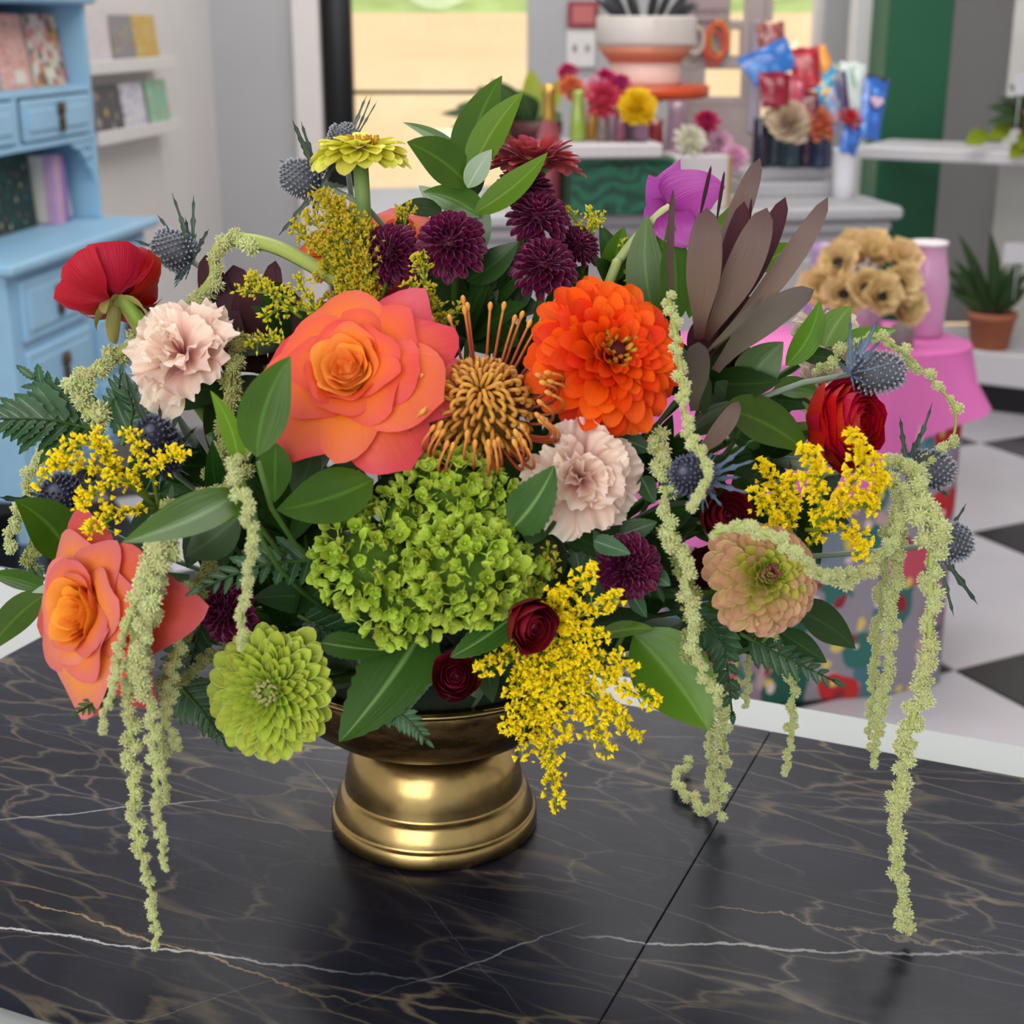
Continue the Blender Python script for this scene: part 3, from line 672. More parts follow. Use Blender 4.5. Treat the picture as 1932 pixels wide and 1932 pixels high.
AMST = {'pale': petal_mat('amaranth_stem', [(0, '#a3b45c'), (1, '#b4bd6c')], rough=.5, transl=.1, vein=.2), 'muted': petal_mat('amaranth_stem_muted', [(0, '#7f8c46'), (1, '#8b9452')], rough=.5, transl=0)}
def amaranth(label, pts, d, thick, kind='pale', dens=1.0, start=0.0, sw=.0013, world=None, gap=0.0, name='amaranth_strand'):
    """pts: pixels from the bouquet outwards, d: depth (one or one per point), thick: cluster width in pixels at start and end"""
    ds = d if hasattr(d, '__len__') else [d] * len(pts)
    W = world or [P(x, y, q) for (x, y), q in zip(pts, ds)]; cur = spline(W, 60); th = Thing(name, label, 'amaranth', cur[0], None, 'trailing amaranth strands')
    Ls = [0]
    for a, b_ in zip(cur, cur[1:]): Ls.append(Ls[-1] + (b_ - a).length)
    th.add('stem', tube(cur, [lerp(sw, sw * .5, i / 60) for i in range(61)], 6), AMST[kind])
    ms = mpp(pts[0][0], pts[0][1], W[0].y) if not world else 1; s = Ls[-1] * start; rr = random.Random(int(pts[0][0] * 7 + pts[0][1]))
    while s < Ls[-1]:
        f = s / Ls[-1]; i = min(59, next((k for k in range(60) if Ls[k + 1] >= s), 59)); c = cur[i].lerp(cur[i + 1], (s - Ls[i]) / max(1e-9, Ls[i + 1] - Ls[i]))
        q = lerp(thick[0], thick[1], f) * ms * .46 * rr.uniform(.6, 1.25); tg = (cur[i + 1] - cur[i]).normalized(); sd = (tg.orthogonal().normalized())
        sd = Matrix.Rotation(rr.random() * 6.28, 3, tg) @ sd
        th.inst('flower_cluster', rr.choice(AM[kind]), Matrix.Translation(c + sd * q * .55 - cur[0]) @ (Matrix.Rotation(rr.random() * 6, 4, 'Z') @ Rx(rr.random() * 6)) @ Sc(q, q, q * rr.uniform(.8, 1.1)))
        s += q * rr.uniform(.55, 1.05) / dens * (1 + (gap if rr.random() < .25 else 0))
    return th
# --- solidago
SOL = {'bright': petal_mat('goldenrod_yellow', [(0, '#a8b022'), (.5, '#f7da08'), (1, '#ffe416')], rough=.6, transl=.2, vein=0),
       'bud': petal_mat('goldenrod_bud', [(0, '#8fa030'), (.5, '#c2b728'), (1, '#dcc62a')], rough=.6, transl=.15, vein=0)}
SOLST = petal_mat('goldenrod_stem', [(0, '#5f7f26'), (1, '#86982c')], rough=.6, transl=.1, vein=0)
def _floret(c, d, r, bud, rr):
    e = d.orthogonal().normalized(); e = Matrix.Rotation(rr.random() * 6, 3, d) @ e; f = d.cross(e)
    if bud:
        q = r * .42; vs = [c - d * r * .7, c + e * q, c + f * q, c - e * q, c - f * q, c + d * r * .95]
        return vs, [(0, 2, 1), (0, 3, 2), (0, 4, 3), (0, 1, 4), (5, 1, 2), (5, 2, 3), (5, 3, 4), (5, 4, 1)], [0, .7, .7, .7, .7, 1], [0] * 6
    vs = [c - d * r * .8]; fs = []; t = [.0]
    for k in range(5):
        a = k * 1.2566; o = (e * math.cos(a) + f * math.sin(a)); o2 = (e * math.cos(a + .63) + f * math.sin(a + .63))
        vs += [c + o * r * .9 + d * r * .45, c + o2 * r * .3 + d * r * .1]; t += [1, .6]
    for k in range(5):
        a = 1 + 2 * k; p_ = 1 + (2 * k + 9) % 10; fs += [(0, a, a + 1), (0, p_, a)]
    vs.append(c + d * r * .6); t.append(.9); n = len(vs) - 1
    for k in range(5):
        a = 1 + 2 * k; p_ = 1 + (2 * k + 9) % 10; fs += [(n, a + 1, a), (n, a, p_)]
    return vs, fs, t, [0] * len(vs)
def solidago(label, branches, kind='bright', budf=.3, r=.0022, dens=1.0, spread=.010, stem_from=None, sr=.0012, lift=.45):
    """branches: lists of (x, y, depth); florets crowd along the outer part of each branch"""
    b0 = branches[0][0]; o0 = P(*b0); th = Thing('goldenrod_sprig', label, 'goldenrod', o0, None, 'goldenrod sprigs'); tubes = []; fl = []; rr = random.Random(int(b0[0] * 3 + b0[1]))
    for br in branches:
        cur = spline([P(*q) for q in br], 14); tubes.append(tube(cur, [lerp(sr, sr * .4, i / 14) for i in range(15)], 5)); L = sum((b_ - a).length for a, b_ in zip(cur, cur[1:]))
        for k in range(int(L / .00075 * dens)):
            f = rr.uniform(.18, 1.0); x_ = f * 14; i = min(13, int(x_)); c = cur[i].lerp(cur[i + 1], x_ - i)
            d = (V([rr.gauss(0, 1) for _ in range(3)]) * .8 + UP * lift + TOW * .35 + (cur[i + 1] - cur[i]).normalized() * .5).normalized()
            sp_ = spread * (.35 + .65 * math.sin(PI * min(1, (1.08 - f) * 1.1)) ) * rr.uniform(.25, 1.0); e = c + d * sp_
            fl.append(_floret(e, d, r * .88 * rr.uniform(.7, 1.2), rr.random() < budf, rr))
            if k % 5 == 0: tubes.append(tube([c, e], sr * .35, 3, False))
    th.add('branches', join(tubes), SOLST); th.add('florets', join(fl), SOL[kind], kind='stuff', smoothed=False)
    e = stem_from; stem(th, o0, (P(*branches[0][1]) - o0).normalized(), sr * 1.3)
    return th
# --- eryngium
ERY = petal_mat('thistle_head', [(0, '#34373e'), (.6, '#6a6e78'), (1, '#b0b4bc')], rough=.6, transl=0, var=.2, vein=0)
ERYD = petal_mat('dark_thistle_head', [(0, '#1d1f2e'), (.6, '#2f3346'), (1, '#666b80')], rough=.6, transl=0, var=.2, vein=0)
BRG = petal_mat('thistle_bract_green', [(0, '#8e9c98'), (.35, '#4d5f55'), (1, '#36473c')], rough=.45, transl=.1, var=.2, mid='#8b9a92')
BRB = petal_mat('thistle_bract_blue', [(0, '#7f8db0'), (.4, '#6b7e9c'), (1, '#47605f')], rough=.45, transl=.1, var=.2, mid='#a2b2c8')
def spiky(b, t, w_, n):
    d = t - b; L = d.length; sd = d.cross(n).normalized(); rr = R; vs = []; fs = []; tt = []; ss = []; N = 12; bow = n * R.uniform(-.08, .12) * L
    for i in range(N + 1):
        v = i / N; p = b.lerp(t, v) + bow * math.sin(PI * v); wd = w_ * (math.sin(PI * (.12 + .88 * v)) ** .8 if v < 1 else 0) * (1.15 if i % 3 == 1 else .62)
        for u in (-1, 0, 1): vs.append(p + sd * u * wd / 2 + n * (.18 * w_ * abs(u)) + d.normalized() * (abs(u) * .03 * L if i % 3 == 1 else 0)); tt.append(v); ss.append(u)
    for i in range(N):
        for k_ in range(2): a = i * 3 + k_; fs.append((a, a + 1, a + 4, a + 3))
    return vs, fs, tt, ss
def eryngium(label, base, tip, rpx, d, tips, dark=False, nfine=16, dtip=None, blue=False):
    b = P(base[0], base[1], d); t = P(tip[0], tip[1], d if dtip is None else dtip); ax = (t - b); L = ax.length; ax.normalize(); ms = mpp(base[0], base[1], b.y); rr = rpx * ms
    q = ax.to_track_quat('Z', 'Y').to_matrix(); th = Thing('sea_holly', label, 'thistle', b, q, 'sea holly thistles'); pr = [(0, -.05 * L)]
    core = lathe([(rr * .25, 0), (rr * .78, L * .18), (rr * .86, L * .45), (rr * .62, L * .78), (rr * .2, L * .97), (0, L)], 14); ps = [core]
    for i in range(190):
        f = (i + .5) / 190; z = L * (.04 + .94 * f); a = i * 2.39996; rad = rr * .86 * math.sqrt(max(.02, 1 - abs((f - .36) / .66) ** 2.2)); dd = V((math.cos(a), math.sin(a), (f - .4) * 1.6)).normalized(); c = V((rad * math.cos(a), rad * math.sin(a), z)); e = dd.orthogonal().normalized() * rr * .07; g = dd.cross(e).normalized() * rr * .07
        l_ = rr * .26 * R.uniform(.8, 1.3); ps.append(([c + e, c - e * .5 + g * .87, c - e * .5 - g * .87, c + dd * l_ * .6 + e * 1.2, c + dd * l_ * .6 - e * .6 + g, c + dd * l_ * .6 - e * .6 - g, c + dd * l_], [(0, 1, 4, 3), (1, 2, 5, 4), (2, 0, 3, 5), (3, 4, 6), (4, 5, 6), (5, 3, 6)], [.3] * 3 + [.8] * 3 + [1], [0] * 7))
    th.add('flower_cone', join(ps), ERYD if dark else ERY, world=False, smoothed=False)
    m = BRB if blue else BRG
    for (x, y, *o) in tips:
        e = P(x, y, d + (o[0] if o else R.uniform(-2, 2))); n = ((TOW + RIGHT * R.uniform(-.4, .4)).normalized()); th.add('bract', spiky(b - ax * L * .02, e, (o[1] * .8 if len(o) > 1 else 11) * ms, n), m)
    for i in range(nfine):
        a = i * 2.39996; o = q @ V((math.cos(a), math.sin(a), R.uniform(-.15, .75))).normalized(); th.add('fine_bract', spiky(b, b + o * rr * R.uniform(1.1, 1.9), 4.5 * ms, TOW), BRB)
    stem(th, b, ax, .0016, petal_mat('thistle_stem', [(0, '#7e8f80'), (1, '#5c7050')], transl=0))
    return th
# --- fern frond
def _pinna(seed, teeth=5, W=.42):
    def fn(u, v):
        w_ = W / 2 * (math.sin(PI * (.10 + .90 * v) ** .8) ** .7 if v < 1 else 0.02); tooth = 1.0
        if abs(u) > .9: ph = (v * teeth) % 1.0; tooth = .62 + .48 * (1 - ph)
        return V((u * w_ * tooth, v + abs(u) * .06, .10 * abs(u) * W - .16 * v * v))
    return mesh('leaflet', grid(fn, 4, teeth * 3), FERNM)
PIN = [_pinna(1), _pinna(2, 6, .36), _pinna(3, 4, .5)]
PINR = [_pinna(4, 3, .62), _pinna(5, 3, .7)]
def fern(label, pts, d, plen, n=9, nrm=(0, .3, 1), round_=False, ang=58, name='fern_frond', cat='fern', group='fern fronds', m=None):
    ds = d if hasattr(d, '__len__') else [d] * len(pts); cur = spline([P(x, y, q) for (x, y), q in zip(pts, ds)], 30); th = Thing(name, label, cat, cur[0], None, group); ms = mpp(pts[0][0], pts[0][1], cur[0].y)
    th.add('rachis', tube(cur, [lerp(.0013, .0005, i / 30) for i in range(31)], 5), STEM); N = (RIGHT * nrm[0] + UP * nrm[1] + TOW * nrm[2]).normalized()
    for i in range(n):
        for sgn in (-1, 1):
            f = .12 + .84 * (i + (.25 if sgn > 0 else 0)) / n; k_ = min(29, int(f * 30)); c = cur[k_]; tg = (cur[k_ + 1] - cur[k_]).normalized(); sd = tg.cross(N).normalized() * sgn; a = math.radians(ang - 22 * f)
            dr = (tg * math.cos(a) + sd * math.sin(a)).normalized(); x = dr.cross(N).normalized(); z = x.cross(dr); L = plen * ms * (1.0 - .62 * f) * R.uniform(.85, 1.12); M = Matrix((x, dr, z)).transposed().to_4x4()
            o = th.inst('leaflet', R.choice(PINR if round_ else PIN), Matrix.Translation(c - cur[0]) @ M @ Sc(L))
    e = cur[-1]; tg = (cur[-1] - cur[-3]).normalized(); x = tg.cross(N).normalized(); th.inst('leaflet', PIN[0], Matrix.Translation(cur[-2] - cur[0]) @ Matrix((x, tg, x.cross(tg))).transposed().to_4x4() @ Sc(plen * ms * .5))
    return th
# ------------------------------------------------------------------ the bowl
k = NT('aged_gold'); b = k.b; tc = k.n('TexCoord').outputs['Object']
f = k.ramp(k.noise(55, 5, tc, .65), [(.40, (0, 0, 0)), (.72, (1, 1, 1))])
k.l(k.mix(k.math('MULTIPLY', f, .30), '#ab925e', '#77613f'), b.inputs['Base Color']); b.inputs['Metallic'].default_value = 1
k.l(k.ramp(k.noise(90, 4, tc), [(.3, (.20, .20, .20)), (.7, (.28, .28, .28))]), b.inputs['Roughness'])
bn = k.n('Bump'); bn.inputs['Strength'].default_value = .05; bn.inputs['Distance'].default_value = .0004; k.l(k.noise(300, 3, tc), bn.inputs['Height']); k.l(bn.outputs[0], b.inputs['Normal'])
GOLD = k.m
k = NT('patinated_bronze'); b = k.b; tc = k.n('TexCoord').outputs['Object']; mp = k.n('Mapping'); mp.inputs['Scale'].default_value = (1, 1, 3); k.l(tc, mp.inputs[0])
f = k.ramp(k.noise(38, 6, mp.outputs[0], .7), [(.42, (0, 0, 0)), (.66, (1, 1, 1))])
k.l(k.mix(f, '#4d3a25', '#8a6f47'), b.inputs['Base Color']); b.inputs['Metallic'].default_value = .85; b.inputs['Roughness'].default_value = .42
PATINA = k.m
bo = Thing('footed_bowl', 'aged gold metal footed bowl holding the flower arrangement', 'bowl', (AXX, AXY, TZ))
bo.add('foot', lathe([(.059, 0), (.0622, .001), (.0628, .003), (.0625, .0105), (.0612, .0120), (.0605, .0122), (.0602, .0140), (.0595, .0170), (.0570, .0235), (.0553, .0262), (.0540, .0266), (.0536, .0285), (.0532, .0330), (.0518, .0420), (.0490, .0500), (.0445, .0565), (.0385, .0610), (.0320, .0632), (.0292, .0636), (.0285, .0650), (.0280, .0685), (0, .0685)], 72), GOLD, world=False)
bo.add('bowl_body', lathe([(.0, .0640), (.0290, .0640), (.0400, .0650), (.0540, .0675), (.0690, .0735), (.0810, .0830), (.0885, .0960), (.0920, .1080), (.0930, .1136), (.0915, .1145), (.0896, .1138), (.0860, .1000), (.0780, .0880), (.0600, .0780), (.0, .0750)], 72), PATINA, world=False)
bo.add('rim', lathe([(.0928, .1118), (.0938, .1130), (.0938, .1146), (.0915, .1152), (.0893, .1146), (.0890, .1128)], 72), GOLD, world=False)
fo = solo('floral_foam', 'dark wet floral foam filling the gold bowl', 'foam', lathe([(0, .0765), (.045, .0785), (.070, .0890), (.080, .1020), (.083, .118), (.06, .132), (.03, .138), (0, .139)], 24, (AXX, AXY, TZ)), mat('foam_dark_green', '#142010', .9, bump=.5, bscale=300), (AXX, AXY, TZ + .082))

# ------------------------------------------------------------------ dark filler foliage inside the dome
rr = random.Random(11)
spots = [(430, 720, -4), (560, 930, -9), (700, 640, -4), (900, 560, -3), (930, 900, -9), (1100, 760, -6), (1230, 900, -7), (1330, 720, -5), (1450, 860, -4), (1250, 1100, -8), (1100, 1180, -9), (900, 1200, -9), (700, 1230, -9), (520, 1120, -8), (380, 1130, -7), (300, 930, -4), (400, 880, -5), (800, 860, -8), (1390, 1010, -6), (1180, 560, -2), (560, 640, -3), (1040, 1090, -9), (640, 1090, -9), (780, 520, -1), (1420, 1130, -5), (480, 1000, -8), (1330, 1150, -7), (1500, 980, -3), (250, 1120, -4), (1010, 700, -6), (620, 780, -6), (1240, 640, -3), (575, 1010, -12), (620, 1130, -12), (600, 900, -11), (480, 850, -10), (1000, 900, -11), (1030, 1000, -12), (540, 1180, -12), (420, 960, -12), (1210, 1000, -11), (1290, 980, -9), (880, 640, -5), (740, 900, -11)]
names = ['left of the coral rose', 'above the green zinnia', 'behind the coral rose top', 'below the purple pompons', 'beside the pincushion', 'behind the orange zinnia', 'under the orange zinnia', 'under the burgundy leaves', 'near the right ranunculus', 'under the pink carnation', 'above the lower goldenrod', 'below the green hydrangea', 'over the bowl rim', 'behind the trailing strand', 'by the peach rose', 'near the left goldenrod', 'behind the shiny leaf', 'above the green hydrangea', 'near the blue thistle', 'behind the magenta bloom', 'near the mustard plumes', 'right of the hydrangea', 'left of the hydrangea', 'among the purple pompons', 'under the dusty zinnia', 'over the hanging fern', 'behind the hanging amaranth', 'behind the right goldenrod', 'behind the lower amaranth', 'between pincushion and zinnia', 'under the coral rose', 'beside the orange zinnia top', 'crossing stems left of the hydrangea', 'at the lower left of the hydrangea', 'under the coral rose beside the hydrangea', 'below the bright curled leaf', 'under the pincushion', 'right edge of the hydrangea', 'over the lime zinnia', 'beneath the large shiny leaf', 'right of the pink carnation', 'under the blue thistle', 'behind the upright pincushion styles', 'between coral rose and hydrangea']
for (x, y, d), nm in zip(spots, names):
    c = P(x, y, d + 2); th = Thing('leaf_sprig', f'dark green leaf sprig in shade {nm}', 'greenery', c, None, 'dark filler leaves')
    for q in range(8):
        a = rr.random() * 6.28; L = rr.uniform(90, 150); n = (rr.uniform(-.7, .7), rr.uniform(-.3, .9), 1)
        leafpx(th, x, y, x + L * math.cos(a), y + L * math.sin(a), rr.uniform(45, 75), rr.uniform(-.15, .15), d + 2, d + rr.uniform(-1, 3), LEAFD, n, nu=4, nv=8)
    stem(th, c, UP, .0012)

# ------------------------------------------------------------------ ruscus and other leaves
def sprig(label, root, leaves, m=None, name='ruscus_sprig', cat='greenery', group='green leaf sprigs', tmat=None, **kw):
    c = P(*root); th = Thing(name, label, cat, c, None, group)
    for lf in leaves:
        (bx, by, tx, ty, w_, bend, db, dt), rest = lf[:8], lf[8:]; mm = rest[0] if rest else m; nr = rest[1] if len(rest) > 1 else (0, .3, 1); k2 = dict(kw); k2.update(rest[2] if len(rest) > 2 else {})
        leafpx(th, bx, by, tx, ty, w_, bend, db, dt, mm, nr, **k2)
    stem(th, c, (UP * .7 + (c - BOWLC).normalized() * .3).normalized(), .0013)
    return th
sprig('tall glossy ruscus sprig rising at the top of the bouquet', (893, 430, 2), [
    (884, 345, 947, 143, 88, .16, 2, 5, LEAFG, (-.25, .2, 1)), (886, 335, 988, 173, 70, .12, 0, 1, LEAFB, (-.2, .3, 1)), (886, 352, 768, 268, 92, -.14, 0, -1, LEAFG, (.2, .3, 1)),
    (872, 300, 760, 231, 40, -.18, 4, 5, LEAFG, (.1, .9, 1)), (882, 355, 928, 282, 46, .05, -.5, 0, LEAFP), (893, 402, 1033, 288, 62, -.12, -2, -2, LEAFB, (-.3, .3, 1)),
    (905, 410, 798, 362, 74, -.22, -1, 0, LEAFG, (0, .6, 1)), (835, 402, 748, 396, 40, -.2, 0, 0, LEAFD), (905, 480, 918, 372, 44, .1, -1, -.5, LEAFP), (845, 395, 790, 350, 34, 0, 2, 3, LEAFP),
    (900, 370, 900, 250, 40, .05, 4, 6, LEAFD)], LEAFG)
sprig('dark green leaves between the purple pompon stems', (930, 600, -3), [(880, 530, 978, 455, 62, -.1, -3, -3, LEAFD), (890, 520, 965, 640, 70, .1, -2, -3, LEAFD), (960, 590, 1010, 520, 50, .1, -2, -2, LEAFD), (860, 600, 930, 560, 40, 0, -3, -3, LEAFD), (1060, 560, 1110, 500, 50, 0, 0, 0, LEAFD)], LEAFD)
sprig('small pointed leaf right of the pompons', (1165, 560, -1), [(1158, 535, 1178, 428, 56, .1, -1, -1, LEAFG, (.2, .2, 1))])
sprig('two upright leaves below the magenta bloom', (1240, 640, -3), [(1238, 610, 1222, 405, 78, .12, -3, -2, LEAFG, (-.3, .2, 1)), (1272, 610, 1262, 412, 68, -.08, -4, -3, LEAFG, (.3, .2, 1)), (1255, 600, 1245, 430, 50, .05, -2, -2, LEAFB)])
sprig('bright leaf peeking behind the burgundy leaf tips', (1420, 560, 1), [(1425, 512, 1508, 462, 52, .1, 1, 2, LEAFB), (1300, 600, 1390, 380, 60, .1, 2, 3, LEAFB)])
sprig('bright leaf sprig above the right ranunculus', (1420, 760, -2), [
    (1482, 690, 1546, 566, 52, -.2, -2, -2, LEAFB, (.2, .2, 1)), (1556, 655, 1606, 578, 62, .12, -2, -2, LEAFB), (1585, 650, 1692, 622, 48, .05, -1, 0, LEAFB, (0, .8, 1)), (1398, 742, 1478, 645, 84, .08, -4, -4, LEAFG, (.2, .3, 1)),
    (1500, 668, 1602, 690, 38, .1, -1, -1, LEAFD), (1460, 735, 1552, 745, 52, .2, -4, -4, LEAFG, (0, .6, 1)), (1440, 755, 1540, 768, 40, .1, -3, -3, LEAFD), (1365, 770, 1525, 856, 118, .18, -6, -7, LEAFG, (.3, .7, 1)), (1300, 820, 1420, 760, 50, .1, -5, -5, LEAFD)])
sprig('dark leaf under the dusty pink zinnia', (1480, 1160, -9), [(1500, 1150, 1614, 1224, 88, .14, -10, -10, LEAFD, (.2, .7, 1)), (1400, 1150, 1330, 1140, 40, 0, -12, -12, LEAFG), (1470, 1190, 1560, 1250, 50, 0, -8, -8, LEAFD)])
sprig('big smooth leaf hanging over the marble at right', (1180, 1190, -13), [(1195, 1195, 1336, 1378, 150, .08, -13, -15, LEAFB, (-.25, .55, 1), {'fold': .3, 'wave': .02}), (1130, 1200, 1234, 1186, 46, .15, -14, -14, LEAFB, (0, .9, .7)), (1190, 1220, 1290, 1170, 60, 0, -11, -11, LEAFD)])
sprig('upright leaf overlapping the coral rose', (487, 872, -16.6), [(484, 862, 548, 672, 96, .14, -17.5, -17, LEAFG, (.3, .15, 1)), (520, 835, 518, 948, 66, 0, -14, -14, LEAFG), (705, 905, 522, 962, 118, .1, -14, -15, LEAFG, (0, .5, 1)), (560, 940, 600, 830, 60, 0, -12, -12, LEAFD)])
sprig('bright curled leaf left of the coral rose', (455, 900, -16), [(450, 880, 397, 737, 48, -.18, -17, -17, LEAFB, (-.5, .2, 1))])
sprig('large shiny leaf over the left trailing strands', (470, 940, -17), [(458, 925, 231, 1023, 108, .12, -18, -22, LEAFG, (-.1, .75, 1), {'fold': .22}), (458, 962, 358, 986, 34, .05, -17, -18, LEAFB), (452, 975, 350, 1050, 92, .05, -14, -14, LEAFD), (460, 1000, 420, 900, 40, 0, -12, -12, LEAFD)])
sprig('round pointed leaf at the far left', (145, 1075, -6), [(139, 1062, 28, 944, 100, -.18, -8, -9, LEAFG, (.2, .5, 1))])
sprig('long leaves drooping at the left edge', (130, 1110, -8), [(92, 1117, -25, 1235, 74, -.15, -10, -12, LEAFG, (0, .7, 1)), (85, 1112, -25, 1083, 44, -.1, -9, -9, LEAFG, (0, .8, 1)), (140, 1095, 60, 1118, 24, 0, -10, -10, LEAFP)])
sprig('broad veined leaves draped over the bowl rim', (780, 1180, -12), [(800, 1185, 640, 1400, 150, .06, -13, -16.5, LEAFV, (-.2, .5, 1)), (605, 1212, 742, 1228, 60, -.05, -15, -15, LEAFV, (0, .8, 1)), (830, 1245, 764, 1348, 40, -.12, -12, -14, LEAFP), (720, 1180, 700, 1290, 90, 0, -12, -13, LEAFD)], LEAFV, name='hydrangea_leaf_sprig', saw=1, nv=22, shape='broad', wave=.02)
sprig('veined leaf tucked beside the burgundy rosebud', (975, 1160, -15), [(976, 1155, 850, 1240, 80, .08, -16, -17, LEAFV, (-.2, .7, 1)), (960, 1130, 930, 1210, 50, 0, -13, -13, LEAFD)], LEAFV, name='hydrangea_leaf_sprig', saw=1, nv=22, shape='broad', wave=.02)
sprig('veined leaf between hydrangea and pink carnation', (975, 1010, -14), [(968, 995, 1046, 878, 92, -.1, -15.5, -16, LEAFV, (0, .4, 1)), (985, 1010, 1050, 985, 50, 0, -14, -14, LEAFD)], LEAFV, name='hydrangea_leaf_sprig', saw=1, nv=22, shape='broad', wave=.02)
sprig('small toothed leaves around the lower right pompon', (1160, 1100, -12), [(1180, 1075, 1215, 1010, 40, .1, -13, -13), (1150, 1060, 1120, 1000, 36, 0, -13, -13), (1230, 1080, 1265, 1105, 36, 0, -13.5, -14), (1190, 1120, 1220, 1165, 32, 0, -13, -13), (1130, 1090, 1110, 1140, 40, 0, -12, -12), (1170, 1010, 1240, 985, 46, 0, -12, -12), (1120, 1020, 1190, 1045, 40, 0, -14.8, -15), (1210, 900, 1235, 950, 40, 0, -12, -12), (1180, 830, 1230, 850, 40, 0, -10, -10)], FERNM, name='chrysanthemum_leaf_sprig', saw=1, nv=18, shape='broad')

# burgundy leucadendron
def strap(label, root, leaves, m=DARKL):
    return sprig(label, root, leaves, m, name='leucadendron_stem', cat='foliage', group='burgundy leucadendron', shape='strap', fold=.10, nv=16)
strap('tall burgundy grey leucadendron leaves fanned at upper right', (1322, 655, -6), [
    (1318, 640, 1333, 392, 67, -.01, -7, -8, DARKL, (.05, .1, 1)), (1325, 640, 1404, 380, 49, -.06, -4, -4, DARKR, (.2, .1, 1)), (1330, 640, 1447, 392, 66, -.06, -6, -7, DARKL, (-.1, .2, 1)), (1340, 640, 1482, 372, 47, -.06, -4, -3.5, DARKR, (.2, .1, 1)),
    (1330, 600, 1434, 298, 44, .02, -2, -1, DARKL, (-.1, .2, 1)), (1345, 655, 1562, 372, 45, -.10, -6, -5, DARKL, (-.2, .3, 1)), (1340, 660, 1530, 420, 30, -.12, -5, -3, DARKO, (-.6, .3, 1)), (1350, 700, 1536, 546, 64, .14, -8, -7, DARKO, (-.1, .6, 1)),
    (1332, 665, 1440, 560, 18, -.02, -9, -8, DARKO, (-.4, .3, 1)), (1310, 775, 1318, 645, 55, .05, -9, -9.5, DARKO, (.1, .1, 1)), (1308, 860, 1394, 757, 39, -.15, -8, -8, DARKL, (-.3, .4, 1)), (1275, 630, 1270, 356, 27, .12, -7, -7, DARKL, (.8, .1, .7)),
    (1335, 660, 1372, 520, 50, 0, -4, -4, DARKR), (1345, 665, 1420, 560, 44, 0, -4, -4, DARKR), (1320, 700, 1330, 600, 60, 0, -5, -5, DARKR), (1330, 690, 1400, 640, 50, 0, -4, -4, LEAFD, (0, .3, 1), {'shape': 'lance'}), (1300, 690, 1330, 780, 60, 0, -5, -5, LEAFD, (0, .3, 1), {'shape': 'lance'}), (1350, 720, 1420, 800, 60, 0, -4, -4, LEAFD, (0, .3, 1), {'shape': 'lance'}), (1318, 420, 1342, 312, 8, 0, -5, -5, DARKR), (1350, 430, 1367, 322, 7, 0, -3, -3, DARKR), (1408, 470, 1418, 373, 6, 0, -3, -3, DARKR), (1340, 670, 1480, 600, 34, 0, -5, -5, DARKR)])
strap('near black leucadendron leaves behind the left carnation', (500, 690, -2), [(490, 700, 390, 478, 60, .15, -1, 1, DARKR), (500, 690, 440, 500, 66, .05, 0, 1, DARKR), (520, 680, 520, 492, 44, .1, 0, 1, DARKR), (510, 690, 565, 560, 60, 0, -1, -1, DARKR), (500, 700, 400, 640, 70, 0, -1, -1, DARKR), (470, 700, 480, 520, 80, 0, 0, 0, DARKR)])

# ferns
fern('dark green fern frond reaching out at the left edge', [(185, 812), (90, 792), (-5, 790)], [-3, -4, -5], 118, 8, (0, .6, 1), ang=60)
fern('upper fern frond spreading behind the left fern', [(190, 800), (125, 765), (60, 712)], [-2, -2, -2], 80, 7, (0, .5, 1))
fern('fern frond behind the left goldenrod', [(230, 840), (250, 780), (240, 735)], [-4, -4, -4], 70, 6, (0, .5, 1))
fern('small fern tip standing behind the left carnation', [(218, 800), (222, 750), (228, 705)], -3, 48, 5)
fern('fern frond under the shiny leaf left of the hydrangea', [(605, 1056), (490, 1068), (375, 1112)], [-13, -15, -17], 68, 8, (0, .5, 1))
fern('fern frond drooping left of the green zinnia', [(330, 1285), (380, 1340), (425, 1400)], [-13, -14, -14], 60, 9)
fern('short fern tip poking left below the peach rose', [(235, 1285), (190, 1318), (145, 1345)], [-16, -17, -18], 36, 7)
fern('glossy round leaflet fern hanging beside the big leaf', [(1305, 1150), (1362, 1215), (1382, 1350)], [-11, -12, -12], 62, 9, (0, .4, 1), round_=True)
fern('fern frond below the dusty zinnia pointing right', [(1395, 1195), (1480, 1240), (1575, 1285)], [-9, -9, -9], 66, 8, (0, .6, 1))
fern('fine green fern fringe over the bowl rim', [(700, 1325), (760, 1352), (806, 1398)], [-15, -16, -16.5], 44, 9)
fern('spotted fern frond at the lower left edge', [(150, 1105), (80, 1090), (-5, 1080)], [-1, 0, 1], 40, 7)
fern('dark fern in shade under the hydrangea', [(560, 1160), (640, 1200), (720, 1240)], -11, 80, 8)
fern('dark fern in shade below the right carnation', [(1060, 1020), (1150, 1060), (1270, 1120)], -10, 80, 9)
fern('dark fern behind the lower amaranth', [(380, 1180), (330, 1250), (290, 1330)], -10, 60, 8)
fern('fern frond in shade behind the amaranth strands', [(420, 1090), (380, 1180), (350, 1290)], -11, 70, 8)

